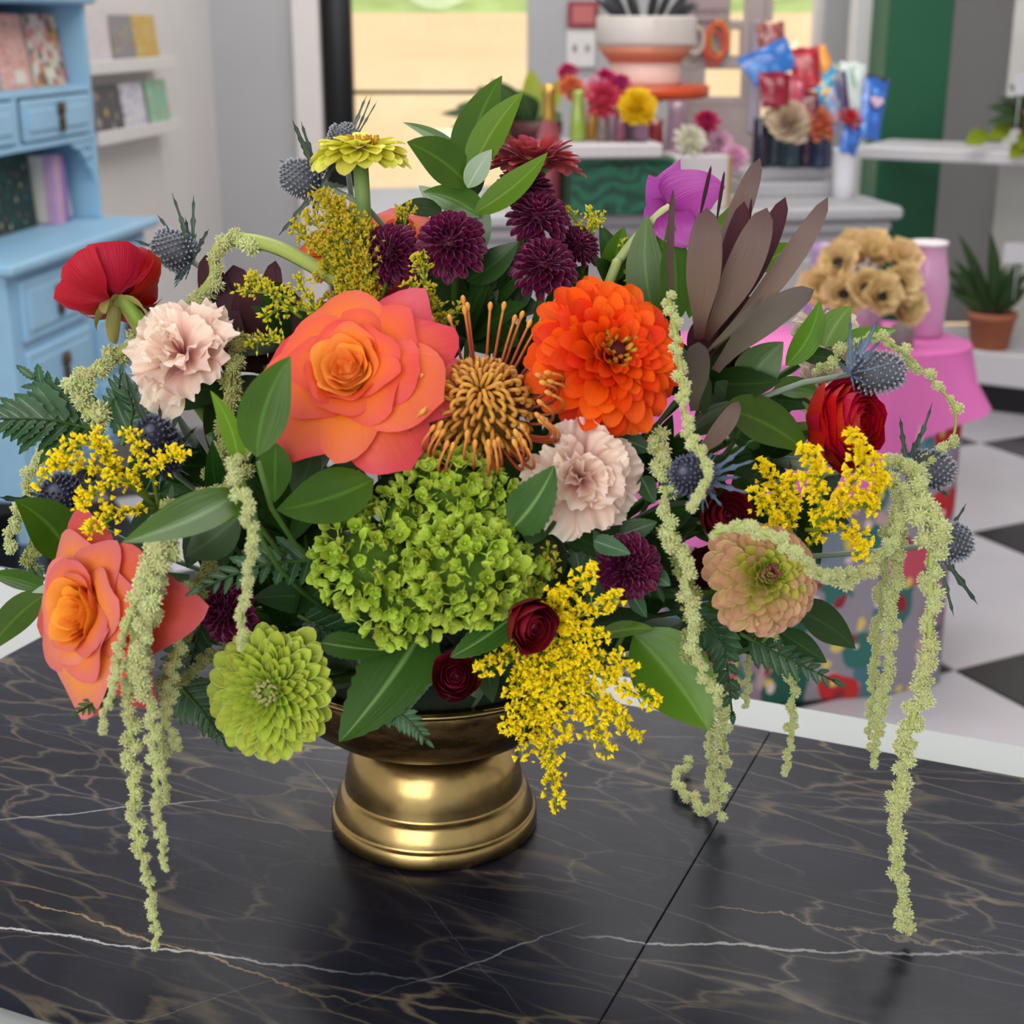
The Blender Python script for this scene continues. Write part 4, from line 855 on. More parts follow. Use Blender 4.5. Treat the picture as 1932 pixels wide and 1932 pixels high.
# ------------------------------------------------------------------ blooms
ROSEM = petal_mat('coral_rose_petal', [(0, '#ffba30'), (.5, '#ff9c28'), (.85, '#fa7a36'), (1, '#ec6250')], rough=.5, transl=.3, vein=.2, var=.10)
ROSEI = petal_mat('coral_rose_inner', [(0, '#f59a1c'), (.6, '#fba034'), (1, '#fb9844')], rough=.5, transl=.3, vein=.2, var=.1)
ROSEO = petal_mat('coral_rose_outer', [(0, '#ffa428'), (.5, '#f8802e'), (.85, '#ea5a3a'), (1, '#dc4258')], rough=.5, transl=.25, vein=.2, var=.12)
s_ = mpp(665, 700, AXY - .13)
def bigrose(label, pos, Rr, rot, seed, n=30, mi=ROSEI, mm=ROSEM, mo=ROSEO, name='garden_rose', cup=1.0, zo=-.2, sr=.003):
    th = Thing(name, label, 'rose', pos, rot, 'roses'); q = random.Random(seed)
    n1, n2 = int(n * .45), int(n * .38); n3 = max(5, n - n1 - n2)
    th.add('bud_core', xf(lathe([(0, 0), (.20, .02), (.30, .16), (.24, .34), (.10, .46), (0, .48)], 16), Tr(0, 0, zo * Rr) @ Sc(Rr)), mi, world=False)
    for i in range(n1 + n2 + n3):
        az = i * 2.39996 + q.uniform(-.25, .25)
        if i < n1:                                  # tight spiral heart
            t = i / n1; r1 = Rr * (.05 + .42 * t); r0 = Rr * (.02 + .13 * t); hh = Rr * cup * (.60 + .05 * t + q.uniform(-.02, .03)); half = lerp(1.7, 1.05, t); roll = .015 + .04 * t; p_, q_ = .9, .9; m = mi if t < .8 else mm; pt = .2; rf = .012 + .010 * t; fall = 0
        elif i < n1 + n2:                           # open cup
            t = (i - n1) / n2; r1 = Rr * (.38 + .36 * t); r0 = Rr * (.10 + .10 * t); hh = Rr * cup * (.67 - .17 * t + q.uniform(-.05, .05)); half = lerp(1.2, 1.0, t); roll = .09 + .13 * t; p_, q_ = .85, .85; m = mm; pt = q.uniform(.4, 1.1); rf = .03; fall = .02
        else:                                       # guard petals folded back
            t = (i - n1 - n2) / n3; r1 = Rr * (.70 + .16 * t + q.uniform(-.05, .03)); r0 = Rr * (.18 + .05 * t); hh = Rr * cup * (.50 - .30 * t); half = .92; roll = .17 + .05 * t; p_, q_ = .9, .8; m = mo; pt = 1.3; rf = .055; fall = .06
        g = rose_petal(Rr, 0, az, half, seed * 100 + i, hh, r0, r1, roll, pt, p_, q_, ruf=rf, fall=fall, nu=14, nv=14)
        th.add('petal', xf(g, Tr(0, 0, zo * Rr)), m, world=False)
    nz = rot @ V((0, 0, 1))
    for k_ in range(5): th.add('sepal', xf(petal(.3, .5, .3, .2, -.3, -.5, nv=6), Rz(k_ * 1.257 + .4) @ Tr(0, Rr * .1, (zo - .12) * Rr) @ Rx(-.5) @ Sc(Rr * .75)), SEPAL, world=False)
    stem(th, pos + nz * zo * Rr, nz, sr); return th
bigrose('large coral orange rose facing out left of centre', P(668, 714, -11.5), 163 * s_, face_rot(-.18, .36, 1, .5), 4, 40)
PEACH = petal_mat('peach_rose_petal', [(0, '#f8a61a'), (.5, '#fb9e30'), (.85, '#f58e44'), (1, '#dd7878')], rough=.5, transl=.3, vein=.25, var=.12)
PEACHI = petal_mat('peach_rose_inner', [(0, '#f59a08'), (1, '#ffae40')], rough=.5, transl=.3, vein=.25, var=.1)
PEACHO = petal_mat('peach_rose_outer', [(0, '#ff8e18'), (.4, '#f6721c'), (.85, '#e25c34'), (1, '#cf5454')], rough=.5, transl=.25, vein=.2, var=.14)
bigrose('peach orange rose turned to the left at lower left', P(188, 1155, -15), 152 * mpp(180, 1150, AXY - .15), face_rot(-.75, .05, 1, 1.2), 9, 32, PEACHI, PEACH, PEACHO, cup=1.15)
bigrose('coral rose half hidden behind the purple pompons', P(735, 480, 1), 92 * mpp(720, 470, AXY), face_rot(-.2, .5, 1), 12, 22)
bigrose('coral rose mostly hidden behind mustard goldenrod', P(610, 475, 1), 45 * mpp(610, 470, AXY), face_rot(-.4, .4, 1), 13, 18)
# zinnias
def zcenter(core, tipc, n=34, rad=.17, h=.16, z=.30, name2='stamen_tuft', core_r=.09):
    cm = petal_mat('zinnia_core_' + core, [(0, '#' + core), (1, '#' + core)], rough=.7, transl=0); tm = petal_mat('zinnia_stamen_' + tipc, [(0, '#7a5a14'), (1, '#' + tipc)], rough=.6, transl=.1)
    def f(Rr):
        out = [('disk', lathe([(rad * 1.3 * Rr, z * Rr - .12 * Rr), (rad * Rr, z * Rr - .03 * Rr), (core_r * Rr, z * Rr + h * .3 * Rr), (0, z * Rr + h * .42 * Rr)], 18), cm)]
        for i in range(n):
            a = i * 2.39996; q = Rr * rad * (.55 + .6 * (i % 3) / 2); o = V((q * math.cos(a), q * math.sin(a), z * Rr - .02 * Rr)); e = o + V((math.cos(a) * .05, math.sin(a) * .05, .13 + .06 * (i % 2))) * Rr
            out.append((name2, join([tube([o, (o + e) / 2, e], [.022 * Rr, .02 * Rr, .03 * Rr], 5), ball(e, .026 * Rr, None, 6, 4)]), tm))
        return out
    return f
def zm(m, **kw): return [mesh('petal', petal(seed=i, **kw), m) for i in range(4)]
OZ = petal_mat('orange_zinnia_petal', [(0, '#d23a02'), (.4, '#fa5204'), (1, '#ff6206')], rough=.55, transl=.28, var=.22, vein=.5, vscale=12)
OZM = zm(OZ, W=.58, base=.30, vm=.55, cup=.25, a0=.1, a1=-.45, kk=2, nu=5, nv=7) + zm(OZ, W=.5, base=.3, vm=.6, cup=.55, a0=0, a1=.15, nu=5, nv=7, notch=.08)
disk_flower('zinnia', 'big vivid orange zinnia right of centre', 'zinnia', P(1142, 678, -9.5), 150 * mpp(1142, 678, AXY - .1), face_rot(.32, .22, 1), 175, OZM, (68, -20), .40, .16, (.30, .62), .60, attach=.46, center=zcenter('5a1018', 'd9a52a', z=.40, core_r=.10), tj=14, jit=.22, sr=.003, group='zinnias')
GZ = petal_mat('lime_zinnia_petal', [(0, '#86aa28'), (.4, '#b0c43c'), (1, '#ccd656')], edge='#dfe69a', ew=.84, tipw=.93, rough=.5, transl=.25, var=.14, vein=.3)
GZM = zm(GZ, W=.60, base=.32, vm=.55, cup=.45, a0=.05, a1=.05, nu=5, nv=7) + zm(GZ, W=.52, base=.3, vm=.6, cup=.6, a0=.05, a1=.2, nu=5, nv=7)
disk_flower('zinnia', 'lime green double zinnia beside the bowl rim', 'zinnia', P(514, 1304, -15), 124 * mpp(514, 1304, AXY - .15), face_rot(-.12, .06, 1), 185, GZM, (64, -10), .26, .14, (.18, .58), .58, attach=.50, wsc=(.6, 1), jit=.16, tj=9, center=zcenter('6f8a2a', 'c9cf8a', 40, .12, .1, .26), sr=.003, group='zinnias')
QZ = petal_mat('dusty_zinnia_petal', [(0, '#b6c238'), (.35, '#c9bc60'), (.75, '#d2a07c'), (1, '#d8a688')], edge='#e2cd98', ew=.78, tipw=.93, rough=.5, transl=.25, var=.2, vein=.2, mottle='#d09484', mf=.65)
QZM = zm(QZ, W=.72, base=.36, vm=.55, cup=.5, a0=.05, a1=.1, nu=5, nv=7) + zm(QZ, W=.66, base=.36, vm=.6, cup=.3, a0=0, a1=-.1, nu=5, nv=7)
QZI = petal_mat('lime_tan_zinnia_petal', [(0, '#a3b030'), (.6, '#c2c050'), (1, '#cdb470')], edge='#dfe08a', ew=.8, tipw=.93, rough=.5, transl=.25, var=.2, vein=.2)
QZIM = zm(QZI, W=.66, base=.36, vm=.55, cup=.6, a0=.05, a1=.15, nu=5, nv=7)
QI = petal_mat('chartreuse_inner_petal', [(0, '#8fa820'), (1, '#c9cf4a')], rough=.5, transl=.25, var=.14, vein=.3)
QIM = [mesh('inner_petal', petal(.36, .4, .6, .6, 0, .3, seed=i, nu=4, nv=5), QI) for i in range(3)]
th = disk_flower('zinnia', 'dusty pink and lime double zinnia at right', 'zinnia', P(1436, 1092, -13.5), 112 * mpp(1436, 1092, AXY - .135), face_rot(.2, .26, 1), 150, QZM, (60, -22), .44, .2, (.30, .50), .6, attach=.56, center=zcenter('7a2a4a', '8a3058', 20, .06, .1, .46, 'stamen_tuft', .05), sr=.003, group='zinnias', inner_m=QZIM, inner_s=.42)
for i in range(46):
    rq = 112 * mpp(1436, 1092, AXY - .135); s = (i + .5) / 46; th.inst('inner_petal', R.choice(QIM), Rz(i * 2.39996) @ Tr(0, rq * (.05 + .15 * s), rq * .44) @ Rx(math.radians(lerp(80, 48, s))) @ Sc(rq * .22))
YZ = petal_mat('pale_yellow_zinnia_petal', [(0, '#d8d23e'), (.5, '#f0ec5e'), (1, '#f6f484')], rough=.5, transl=.3, var=.12, vein=.4)
YZM = zm(YZ, W=.62, base=.4, vm=.6, cup=.3, a0=.05, a1=-.3, nu=5, nv=7)
disk_flower('zinnia', 'pale yellow zinnia held high at upper left seen from the side', 'zinnia', P(680, 288, 0), 98 * mpp(680, 288, AXY), face_rot(.02, 1, .30), 72, YZM, (26, -30), .14, .4, (.48, .64), .55, attach=.42, center=zcenter('b07a8a', 'e0a81e', 44, .28, .22, .14), sr=.0042, group='zinnias', sm=petal_mat('thick_stem', [(0, '#7d9a5a'), (1, '#5f8038')], rough=.5, transl=0, vein=.4))
RZ = petal_mat('dusty_red_zinnia_petal', [(0, '#98263a'), (.5, '#b44452'), (1, '#c45a66')], rough=.55, transl=.22, var=.22, vein=.5)
RZM = zm(RZ, W=.52, base=.35, vm=.6, cup=.3, a0=.1, a1=-.3, nu=5, nv=7)
disk_flower('zinnia', 'dusty red zinnia at the top behind the ruscus', 'zinnia', P(1010, 312, 2), 94 * mpp(1010, 312, AXY + .02), face_rot(.05, 1, .18), 70, RZM, (55, -20), .2, .4, (.5, .62), .55, attach=.42, center=zcenter('7a4a14', 'e0a81e', 36, .26, .2, .20), group='zinnias')
# purple pompon chrysanthemums
PM = petal_mat('plum_pompon_petal', [(0, '#34061f'), (.55, '#5c0c38'), (1, '#741a48')], edge='#b0668a', ew=.74, tipw=.92, rough=.45, transl=.15, var=.2, vein=.2)
PMM = zm(PM, W=.52, base=.5, vm=.65, cup=.8, a0=-.1, a1=.7, kk=1.5, nu=4, nv=6) + zm(PM, W=.55, base=.5, vm=.65, cup=.7, a0=0, a1=.4, nu=4, nv=6)
for x, y, r, d, fc, lab in ((740, 480, 62, -3, (-.6, .1, 1), 'plum pompon turned left beside mustard goldenrod'), (852, 463, 70, -4, (-.1, .25, 1), 'large round plum pompon left of the ruscus stem'), (986, 366, 62, 1, (0, 1, .45), 'topmost plum pompon under the dusty red zinnia'),
                           (1015, 416, 62, -1, (.05, .8, .9), 'upper middle plum pompon of the right cluster'), (1086, 470, 48, 0, (.5, .8, .6), 'small plum pompon behind at right of the cluster'), (1027, 508, 66, -3, (0, .65, 1), 'lowest plum pompon of the top cluster')):
    disk_flower('pompon_chrysanthemum', lab, 'chrysanthemum', P(x, y, d), r * 1.06 * mpp(x, y, AXY + d / 100), face_rot(*fc), 112, PMM, (80, -35), .50, .1, (.34, .50), .58, attach=.52, group='plum pompons', sr=.0022)
for x, y, r, d, fc, lab in ((1186, 1070, 62, -14, (.15, .1, 1), 'plum pompon below the pink carnation'), (432, 1155, 60, -13, (-.5, .1, 1), 'plum pompon behind the hanging amaranth strand')):
    disk_flower('pompon_chrysanthemum', lab, 'chrysanthemum', P(x, y, d), r * 1.05 * mpp(x, y, AXY + d / 100), face_rot(*fc), 105, PMM, (80, -25), .34, .1, (.34, .64), .58, attach=.42, group='plum pompons', sr=.0022)
# carnations
CAR = petal_mat('blush_carnation_petal', [(0, '#d88f98'), (.3, '#f0c6bc'), (.65, '#fae4d2'), (1, '#fdf0e0')], rough=.6, transl=.35, var=.08, vein=.3, mottle='#efc0bc', mf=.35)
carnation('carnation', 'blush pink ruffled carnation beside the orange zinnia', P(1090, 905, -12.5), 116 * mpp(1092, 905, AXY - .125), face_rot(.12, .12, 1), CAR, 24, 5, 'carnations')
carnation('carnation', 'blush pink carnation facing up left near the red ranunculus', P(350, 672, -6), 116 * mpp(352, 672, AXY - .06), face_rot(-.5, .35, .8), CAR, 24, 6, 'carnations')
CREAM = petal_mat('cream_carnation_petal', [(0, '#c8b09a'), (.5, '#e2d3c0'), (1, '#ecdfd2')], rough=.6, transl=.3, var=.1, vein=.4)
carnation('carnation', 'cream carnation hidden behind bright leaves at right', P(1560, 640, 3), 72 * mpp(1560, 640, AXY), face_rot(.2, .3, 1), CREAM, 26, 7, 'carnations')
carnation('carnation', 'cream carnation above the right red ranunculus', P(1545, 725, 1), 68 * mpp(1545, 715, AXY), face_rot(.2, .3, 1), CREAM, 24, 8, 'carnations')
# ranunculus
RED = petal_mat('red_ranunculus_petal', [(0, '#980f20'), (.3, '#a80018'), (1, '#bd0420')], rough=.5, transl=.18, var=.10, vein=.4, vscale=12)
pz = P(214, 522, -3); nz = (RIGHT * -.35 + UP * .62 - TOW * .45).normalized()
th = shell_flower('ranunculus', 'red ranunculus seen from behind at far left', pz, 106 * mpp(214, 522, AXY - .03), face_rot(-.22, .62, -.42), RED, 22, 3, 'red ranunculus', 'ranunculus', 1.9, 1.45, .62, 0, .085, .2, stems=False, sepal=False)
rq = 106 * mpp(214, 522, AXY - .03); SEPY = petal_mat('olive_sepal', [(0, '#a39c5c'), (1, '#8a8140')], rough=.55, transl=.1, vein=.5)
for i, a in enumerate((2.2, 3.3, 4.4, 5.4, .9)):
    th.add('sepal', xf(petal(.36, .55, .35, .4, -.2, -1.0, 1.2, nv=7), Rz(a) @ Tr(0, rq * .03, -rq * .60) @ Rx(-.35) @ Sc(rq * .78)), SEPY, world=False)
th.add('stem', tube(spline([th.m @ V((0, 0, -rq * .56)), P(240, 575, -4.5), P(268, 612, -4.5), P(300, 660, -3), BOWLC + V((-.03, 0, .02))], 24), .0036, 9), petal_mat('ranunculus_stem', [(0, '#9a9c58'), (.3, '#7f9a3a'), (1, '#5f8030')], rough=.5, transl=0, vein=.3))
shell_flower('ranunculus', 'red ranunculus on the right above bright goldenrod', P(1612, 797, -6), 88 * mpp(1622, 800, AXY - .06), face_rot(.62, .04, .76), RED, 40, 8, 'red ranunculus', 'ranunculus', 2.6, 1.5, 1.05, .04, .07, .07, sr=.0032)
BUR = petal_mat('burgundy_rose_petal', [(0, '#4a0612'), (.6, '#640a1a'), (1, '#7d1426')], rough=.45, transl=.12, var=.2, vein=.2)
for x, y, r, d, fc, sd, lab in ((1006, 1182, 54, -17.5, (.6, -.35, 1), 21, 'burgundy rosebud between hydrangea and lower goldenrod'), (860, 1277, 47, -15.5, (-.05, .25, 1), 22, 'small burgundy rosebud just above the bowl rim'), (1372, 975, 56, -10, (.3, .2, 1), 23, 'burgundy rosebud below the blue thistle'), (1338, 1075, 44, -10, (-.3, 0, 1), 24, 'burgundy rosebud hidden behind the dusty zinnia'), (1400, 690, 40, -3, (0, .4, 1), 25, 'burgundy bloom in shade under the leucadendron')):
    shell_flower('spray_rose', lab, P(x, y, d), r * mpp(x, y, AXY + d / 100), face_rot(*fc), BUR, 20, sd, 'burgundy rosebuds', 'rose', 2.3, 1.75, 1.0, .10, .03, .14, point=.06, sr=.0022)
# magenta bloom seen from behind
MG = petal_mat('magenta_petal', [(0, '#86207a'), (.3, '#a8389e'), (1, '#c25cba')], rough=.4, transl=.3, var=.12, vein=.6, vscale=14)
c = P(1262, 395, -1); th = Thing('anthurium_bloom', 'magenta purple bloom seen from behind at upper right', 'anthurium', c)
for bx, by, tx, ty, w_, bend, db, dt, n in ((1258, 392, 1368, 352, 118, .16, -1.5, -1, (.2, .2, 1)), (1262, 398, 1284, 300, 70, .30, -1, 1, (-.5, .4, 1)), (1262, 395, 1225, 330, 60, .15, -1, 0, (-.6, .2, .8)), (1262, 392, 1222, 432, 66, -.2, -1, -1, (-.5, -.2, 1)), (1264, 396, 1300, 464, 80, -.12, -2, -4, (.1, -.3, 1)), (1262, 400, 1310, 425, 50, 0, -.5, 1, (.2, 0, 1))):
    leafpx(th, bx, by, tx, ty, w_, bend, db, dt, MG, n, name='petal', shape='broad', wave=.05, fold=-.18, nu=8)
th.add('stem', tube(spline([P(1264, 392, -1.4), P(1238, 412, -1.6), P(1170, 488, -1.5), P(1130, 580, -2), BOWLC + V((.02, .03, .03))], 24), .0028, 8), petal_mat('pale_stem', [(0, '#b9bd8a'), (1, '#7f9a4a')], rough=.5, transl=0, vein=.2))
# pincushion
STY = petal_mat('pincushion_style', [(0, '#8e3f2c'), (.6, '#b0532f'), (1, '#d98a3e')], rough=.5, transl=.1, var=.15, vein=0)
KNOB = petal_mat('pincushion_tip', [(0, '#dd8d35'), (1, '#e9aa52')], rough=.5, transl=.1, var=.1, vein=0)
LOOP = petal_mat('pincushion_loop', [(0, '#a06a26'), (.5, '#cf9038'), (1, '#dfa458')], rough=.5, transl=.1, var=.25, vein=0)
pc = P(908, 772, -11); prot = face_rot(.02, .42, 1); pr = 120 * mpp(915, 768, AXY - .11)
th = Thing('pincushion_protea', 'orange pincushion protea with curling styles in the centre', 'protea', pc, prot)
th.add('receptacle', ball((0, 0, -pr * .1), pr * .62, pr * .72, 20, 12), petal_mat('pincushion_core', [(0, '#6a4a1a'), (1, '#6a4a1a')], rough=.8, transl=0), world=False)
def loopm(seed):
    q = random.Random(seed); pts = [V((0, 0, 0)), V((.02, .10, .30)), V((0, .02, .58)), V((q.uniform(-.05, .05), -.22, .66)), V((0, -.36, .50)), V((0, -.34, .34))]
    return mesh('curled_floret', tube(spline(pts, 10), [.085] * 8 + [.11, .13, .08], 6), LOOP)
LM = [loopm(i) for i in range(4)]
for i in range(150):
    f = (i + .5) / 150; th_ = f * 1.75; a = i * 2.39996; d = V((math.sin(th_) * math.cos(a), math.sin(th_) * math.sin(a), math.cos(th_))); p = V((d.x * pr * .58, d.y * pr * .58, d.z * pr * .66 - pr * .1)); q = d.to_track_quat('Z', 'Y').to_matrix().to_4x4()
    if f < .07: continue
    th.inst('curled_floret', R.choice(LM), Tr(*p) @ q @ Rz(R.uniform(-.5, .5)) @ Sc(pr * .40))
for i in range(64):
    a = i * 2.39996 + R.uniform(-.15, .15); lat = R.uniform(1.0, 1.75); d = V((math.sin(lat) * math.cos(a), math.sin(lat) * math.sin(a), math.cos(lat) * .6)); p = V((d.x * pr * .5, d.y * pr * .5, d.z * pr * .5 - pr * .15)); up = math.sin(a) > .25
    Lq = pr * (R.uniform(.85, 1.15) if up else R.uniform(.78, 1.12)); out = V((d.x, d.y, .10)).normalized(); hook = V((0, 0, 1))
    if up: pts = [p, p + out * Lq * .4 + hook * pr * .1, p + out * Lq * .75 + hook * pr * .22 + V((0, Lq * .08, 0)), p + out * Lq + hook * pr * .30 + V((0, Lq * .12, 0))]
    else: pts = [p, p + out * Lq * .45 + hook * pr * .05, p + out * Lq * .78 + hook * pr * .30, p + out * Lq * .80 + hook * pr * .62, p + out * Lq * .62 + hook * pr * .80]
    cur = spline(pts, 12); st = th.add('style', tube(cur, [lerp(.030, .022, j / 12) * pr for j in range(13)], 5), STY, world=False); e = cur[-1]; tg = (cur[-1] - cur[-2]).normalized()
    th.add('style_tip', xf(lathe([(0, -.05 * pr), (.028 * pr, 0), (.045 * pr, .07 * pr), (.03 * pr, .12 * pr), (0, .14 * pr)], 6), Matrix.Translation(e) @ tg.to_track_quat('Z', 'Y').to_matrix().to_4x4()), KNOB, world=False, parent=st)
stem(th, pc - prot @ V((0, 0, pr * .7)), prot @ V((0, 0, 1)), .0035)
# hydrangea
HY = petal_mat('lime_hydrangea_sepal', [(0, '#9cba2c'), (.5, '#bed440'), (1, '#d4e462')], edge='#e4f09a', ew=.84, tipw=.94, rough=.5, transl=.36, var=.3, vein=.3)
HYC = petal_mat('lime_hydrangea_bud', [(0, '#9ab83c'), (1, '#b5ca58')], rough=.5, transl=.15, vein=0)
def floretm(seed):
    q = random.Random(seed); op = [24, 40, 55, 32, 62, 18][seed % 6]; ps = []
    for k_ in range(4 if seed % 3 else 5):
        ps.append(xf(petal(.78, .4, .45, .45, .2, .5, nu=4, nv=5, seed=seed, tip=0), Rz(k_ * (PI / 2 if seed % 3 else 1.257) + q.uniform(-.2, .2)) @ Tr(0, .05, 0) @ Rx(math.radians(op + q.uniform(-12, 12))) @ Sc(q.uniform(.85, 1.1))))
    ps.append(ball((0, 0, .28), .13, .17, 6, 5)); ps.append(tube([(0, 0, -.8), (0, 0, 0)], .06, 5)); return join(ps)
FP = [floretm(i) for i in range(8)]; FM = [mesh('floret', g, HY) for g in FP]
BUDM = mesh('bud', join([ball((0, 0, .15), .42, .5, 8, 6), tube([(0, 0, -1.4), (0, 0, 0)], .10, 5)]), HYC)
hc = P(800, 1040, -13); th = Thing('hydrangea', 'big lime green hydrangea head in the centre front', 'hydrangea', hc)
lobes = [(705, 1060, 118, 112, -14, .9), (850, 930, 112, 92, -13, .9), (880, 1080, 120, 110, -15.5, .9), (755, 1145, 110, 66, -15, .9), (962, 1085, 64, 62, -14, .9), (850, 862, 74, 46, -11.5, .9), (765, 975, 80, 60, -13, .9), (915, 950, 62, 62, -13, .9)]
L3 = []
for x, y, rx, ry, d, _ in lobes:
    c = P(x, y, d); ms = mpp(x, y, c.y); L3.append((c, rx * ms * .84, ry * ms * .84, min(rx, ry) * ms * .72))
for c, a, b_, e in L3:
    g = ball((0, 0, 0), 1, 1, 14, 9); M = Matrix((RIGHT * a * .72, UP * b_ * .72, TOW * e * .72)).transposed().to_4x4(); th.add('flower_core', xf(g, Matrix.Translation(c) @ M), petal_mat('hydrangea_gap_shade', [(0, '#44640f'), (1, '#44640f')], rough=.8, transl=0, vein=0))  # core coloured dark to stand for shade between the florets
pts = []; q = random.Random(5); ms = mpp(800, 1040, AXY - .14)
for tries in range(22000):
    c, a, b_, e = L3[min(len(L3) - 1, int(q.random() * len(L3)))]; d = V([q.gauss(0, 1) for _ in range(3)]).normalized()
    if d.z < -.15: continue
    p = c + RIGHT * d.x * a + UP * d.y * b_ + TOW * d.z * e; n = (RIGHT * d.x / a + UP * d.y / b_ + TOW * d.z / e).normalized()
    if any(((p - c2).dot(RIGHT) / a2) ** 2 + ((p - c2).dot(UP) / b2) ** 2 + ((p - c2).dot(TOW) / e2) ** 2 < .80 for c2, a2, b2, e2 in L3): continue
    if d.z < .05 or any((p - o).length < 16.8 * ms for o, _ in pts): continue
    pts.append((p, n))
pts.sort(key=lambda a: -a[1].dot(TOW)); rest_ = []
for i, (p, n) in enumerate(pts):
    z = (n + V([q.uniform(-.75, .75) for _ in range(3)])).normalized(); M = z.to_track_quat('Z', 'Y').to_matrix().to_4x4() @ Rz(q.random() * 6); s = q.choice((17, 20, 22, 24, 27)) * ms * (1.2 if q.random() < .2 else 1)
    M4 = Matrix.Translation(p + n * q.uniform(-4, 8) * ms - hc) @ M @ Sc(s)
    if i < 300: th.inst('floret', q.choice(FM), M4)
    else: rest_.append(xf(FP[i % 8], M4))
if rest_: th.add('florets', join(rest_), HY, world=False, kind='stuff')
for i in range(150):
    p, n = q.choice(pts); p2 = p + (RIGHT * q.uniform(-1, 1) + UP * q.uniform(-1, 1)) * 13 * ms; th.inst('bud', BUDM, Matrix.Translation(p2 + n * q.uniform(-5, 3) * ms - hc) @ n.to_track_quat('Z', 'Y').to_matrix().to_4x4() @ Sc(q.uniform(6, 10) * ms))
stem(th, hc - TOW * .02, (UP * .3 + TOW).normalized(), .004)

# ------------------------------------------------------------------ goldenrod
solidago('bright goldenrod sprig reaching left under the fern', [[(300, 960, -11), (235, 905, -12), (190, 840, -13), (130, 850, -13.5), (72, 912, -14)], [(250, 915, -12), (265, 860, -12.5), (243, 818, -13)], [(290, 945, -11), (240, 905, -13), (180, 930, -14), (150, 955, -14)], [(300, 960, -11), (290, 890, -12), (315, 868, -12.5), (343, 857, -13)], [(300, 960, -11), (240, 965, -13), (200, 985, -14), (168, 1003, -14)], [(230, 900, -12), (200, 870, -13), (180, 815, -13)], [(235, 905, -12), (150, 880, -13), (100, 880, -14)]], 'bright', .55, .0023, 1.6, .008)
solidago('bright goldenrod sprig at right below the ranunculus', [[(1500, 1060, -11), (1550, 990, -12.5), (1540, 900, -13.5), (1520, 850, -14)], [(1540, 1000, -12), (1590, 930, -13.5), (1630, 880, -14), (1605, 818, -14.5)], [(1540, 1000, -12), (1620, 950, -13), (1655, 925, -13.5), (1650, 870, -14)], [(1500, 1040, -10), (1480, 950, -10), (1440, 880, -10)], [(1480, 1000, -12), (1450, 970, -13), (1428, 935, -13.5)], [(1520, 1000, -12), (1600, 1000, -13.5), (1622, 1045, -14)], [(1530, 990, -12.5), (1600, 960, -14), (1645, 960, -14)], [(1500, 1000, -11), (1490, 960, -12), (1500, 900, -12)]], 'bright', .12, .0026, 1.6, .0095)
S3 = [(1120, 1075), (1168, 1130), (1062, 1110), (1238, 1330), (1192, 1260), (1205, 1395), (1150, 1420), (1050, 1530), (1035, 1450), (985, 1425), (908, 1262), (960, 1385), (1110, 1350), (1120, 1250), (1075, 1180), (1090, 1300), (1170, 1350), (1040, 1330), (1075, 1400), (1140, 1200), (1010, 1290)]
solidago('large bright goldenrod sprig spilling over the right bowl rim', [[(970, 1240, -13), (lerp(975, x, .5) + 10, lerp(1240, y, .5) - 15, -15.5), (x, y, -16.5 if y < 1450 else -15.5)] for x, y in S3], 'bright', .25, .0024, 1.35, .009)
solidago('mustard goldenrod plumes above the coral rose', [[(700, 640, -5), (x2, y2, -4), (x3, y3, -3)] for x2, y2, x3, y3 in ((660, 480, 612, 372), (650, 500, 585, 410), (640, 500, 570, 450), (690, 480, 650, 390), (660, 530, 610, 510), (670, 560, 630, 570), (690, 500, 690, 430), (640, 470, 640, 380), (680, 570, 650, 530), (640, 520, 555, 425), (650, 470, 600, 360), (690, 540, 700, 470), (670, 600, 600, 590), (680, 460, 620, 430), (700, 560, 720, 500))] + [[(720, 560, -4), (760, 440, -2), (760, 400, -1)]], 'bud', .7, .0025, 1.25, .011)
solidago('green budded goldenrod plume pointing left', [[(620, 610, -5), (540, 560, -5), (445, 548, -5)], [(600, 590, -5), (540, 580, -5), (500, 600, -5)], [(620, 600, -5), (580, 560, -5), (560, 520, -5)], [(560, 650, -6), (510, 640, -6), (468, 652, -6)], [(570, 600, -5), (500, 545, -5), (470, 525, -5)]], 'bud', .9, .0024, 1.5, .0075)
solidago('dull goldenrod tuft between coral rose and pincushion', [[(830, 640, -6), (800, 570, -6), (770, 530, -6)], [(830, 640, -6), (830, 590, -6), (810, 545, -6)], [(830, 640, -6), (845, 600, -6), (868, 585, -6)], [(830, 640, -6), (790, 600, -6), (775, 570, -6)], [(820, 620, -6), (800, 520, -5), (790, 490, -5)]], 'bud', .6, .0022, 1.1, .008)
solidago('small goldenrod tuft right of the plum pompons', [[(1100, 520, 0), (1100, 440, 0), (1070, 395, 0)], [(1100, 520, 0), (1110, 440, 0), (1140, 405, 0)], [(1100, 500, 0), (1120, 430, 0), (1110, 395, 0)], [(1190, 560, -1), (1185, 490, -1), (1170, 450, -1)], [(1190, 560, -1), (1195, 510, -1), (1205, 470, -1)]], 'bud', .8, .0022, .8, .006)
solidago('tiny goldenrod spray beside the hydrangea', [[(1010, 1120, -13), (1030, 1060, -13.5), (1035, 1020, -14)], [(1010, 1120, -13), (1040, 1080, -13.5), (1050, 1050, -14)]], 'bud', .7, .0020, .8, .005)

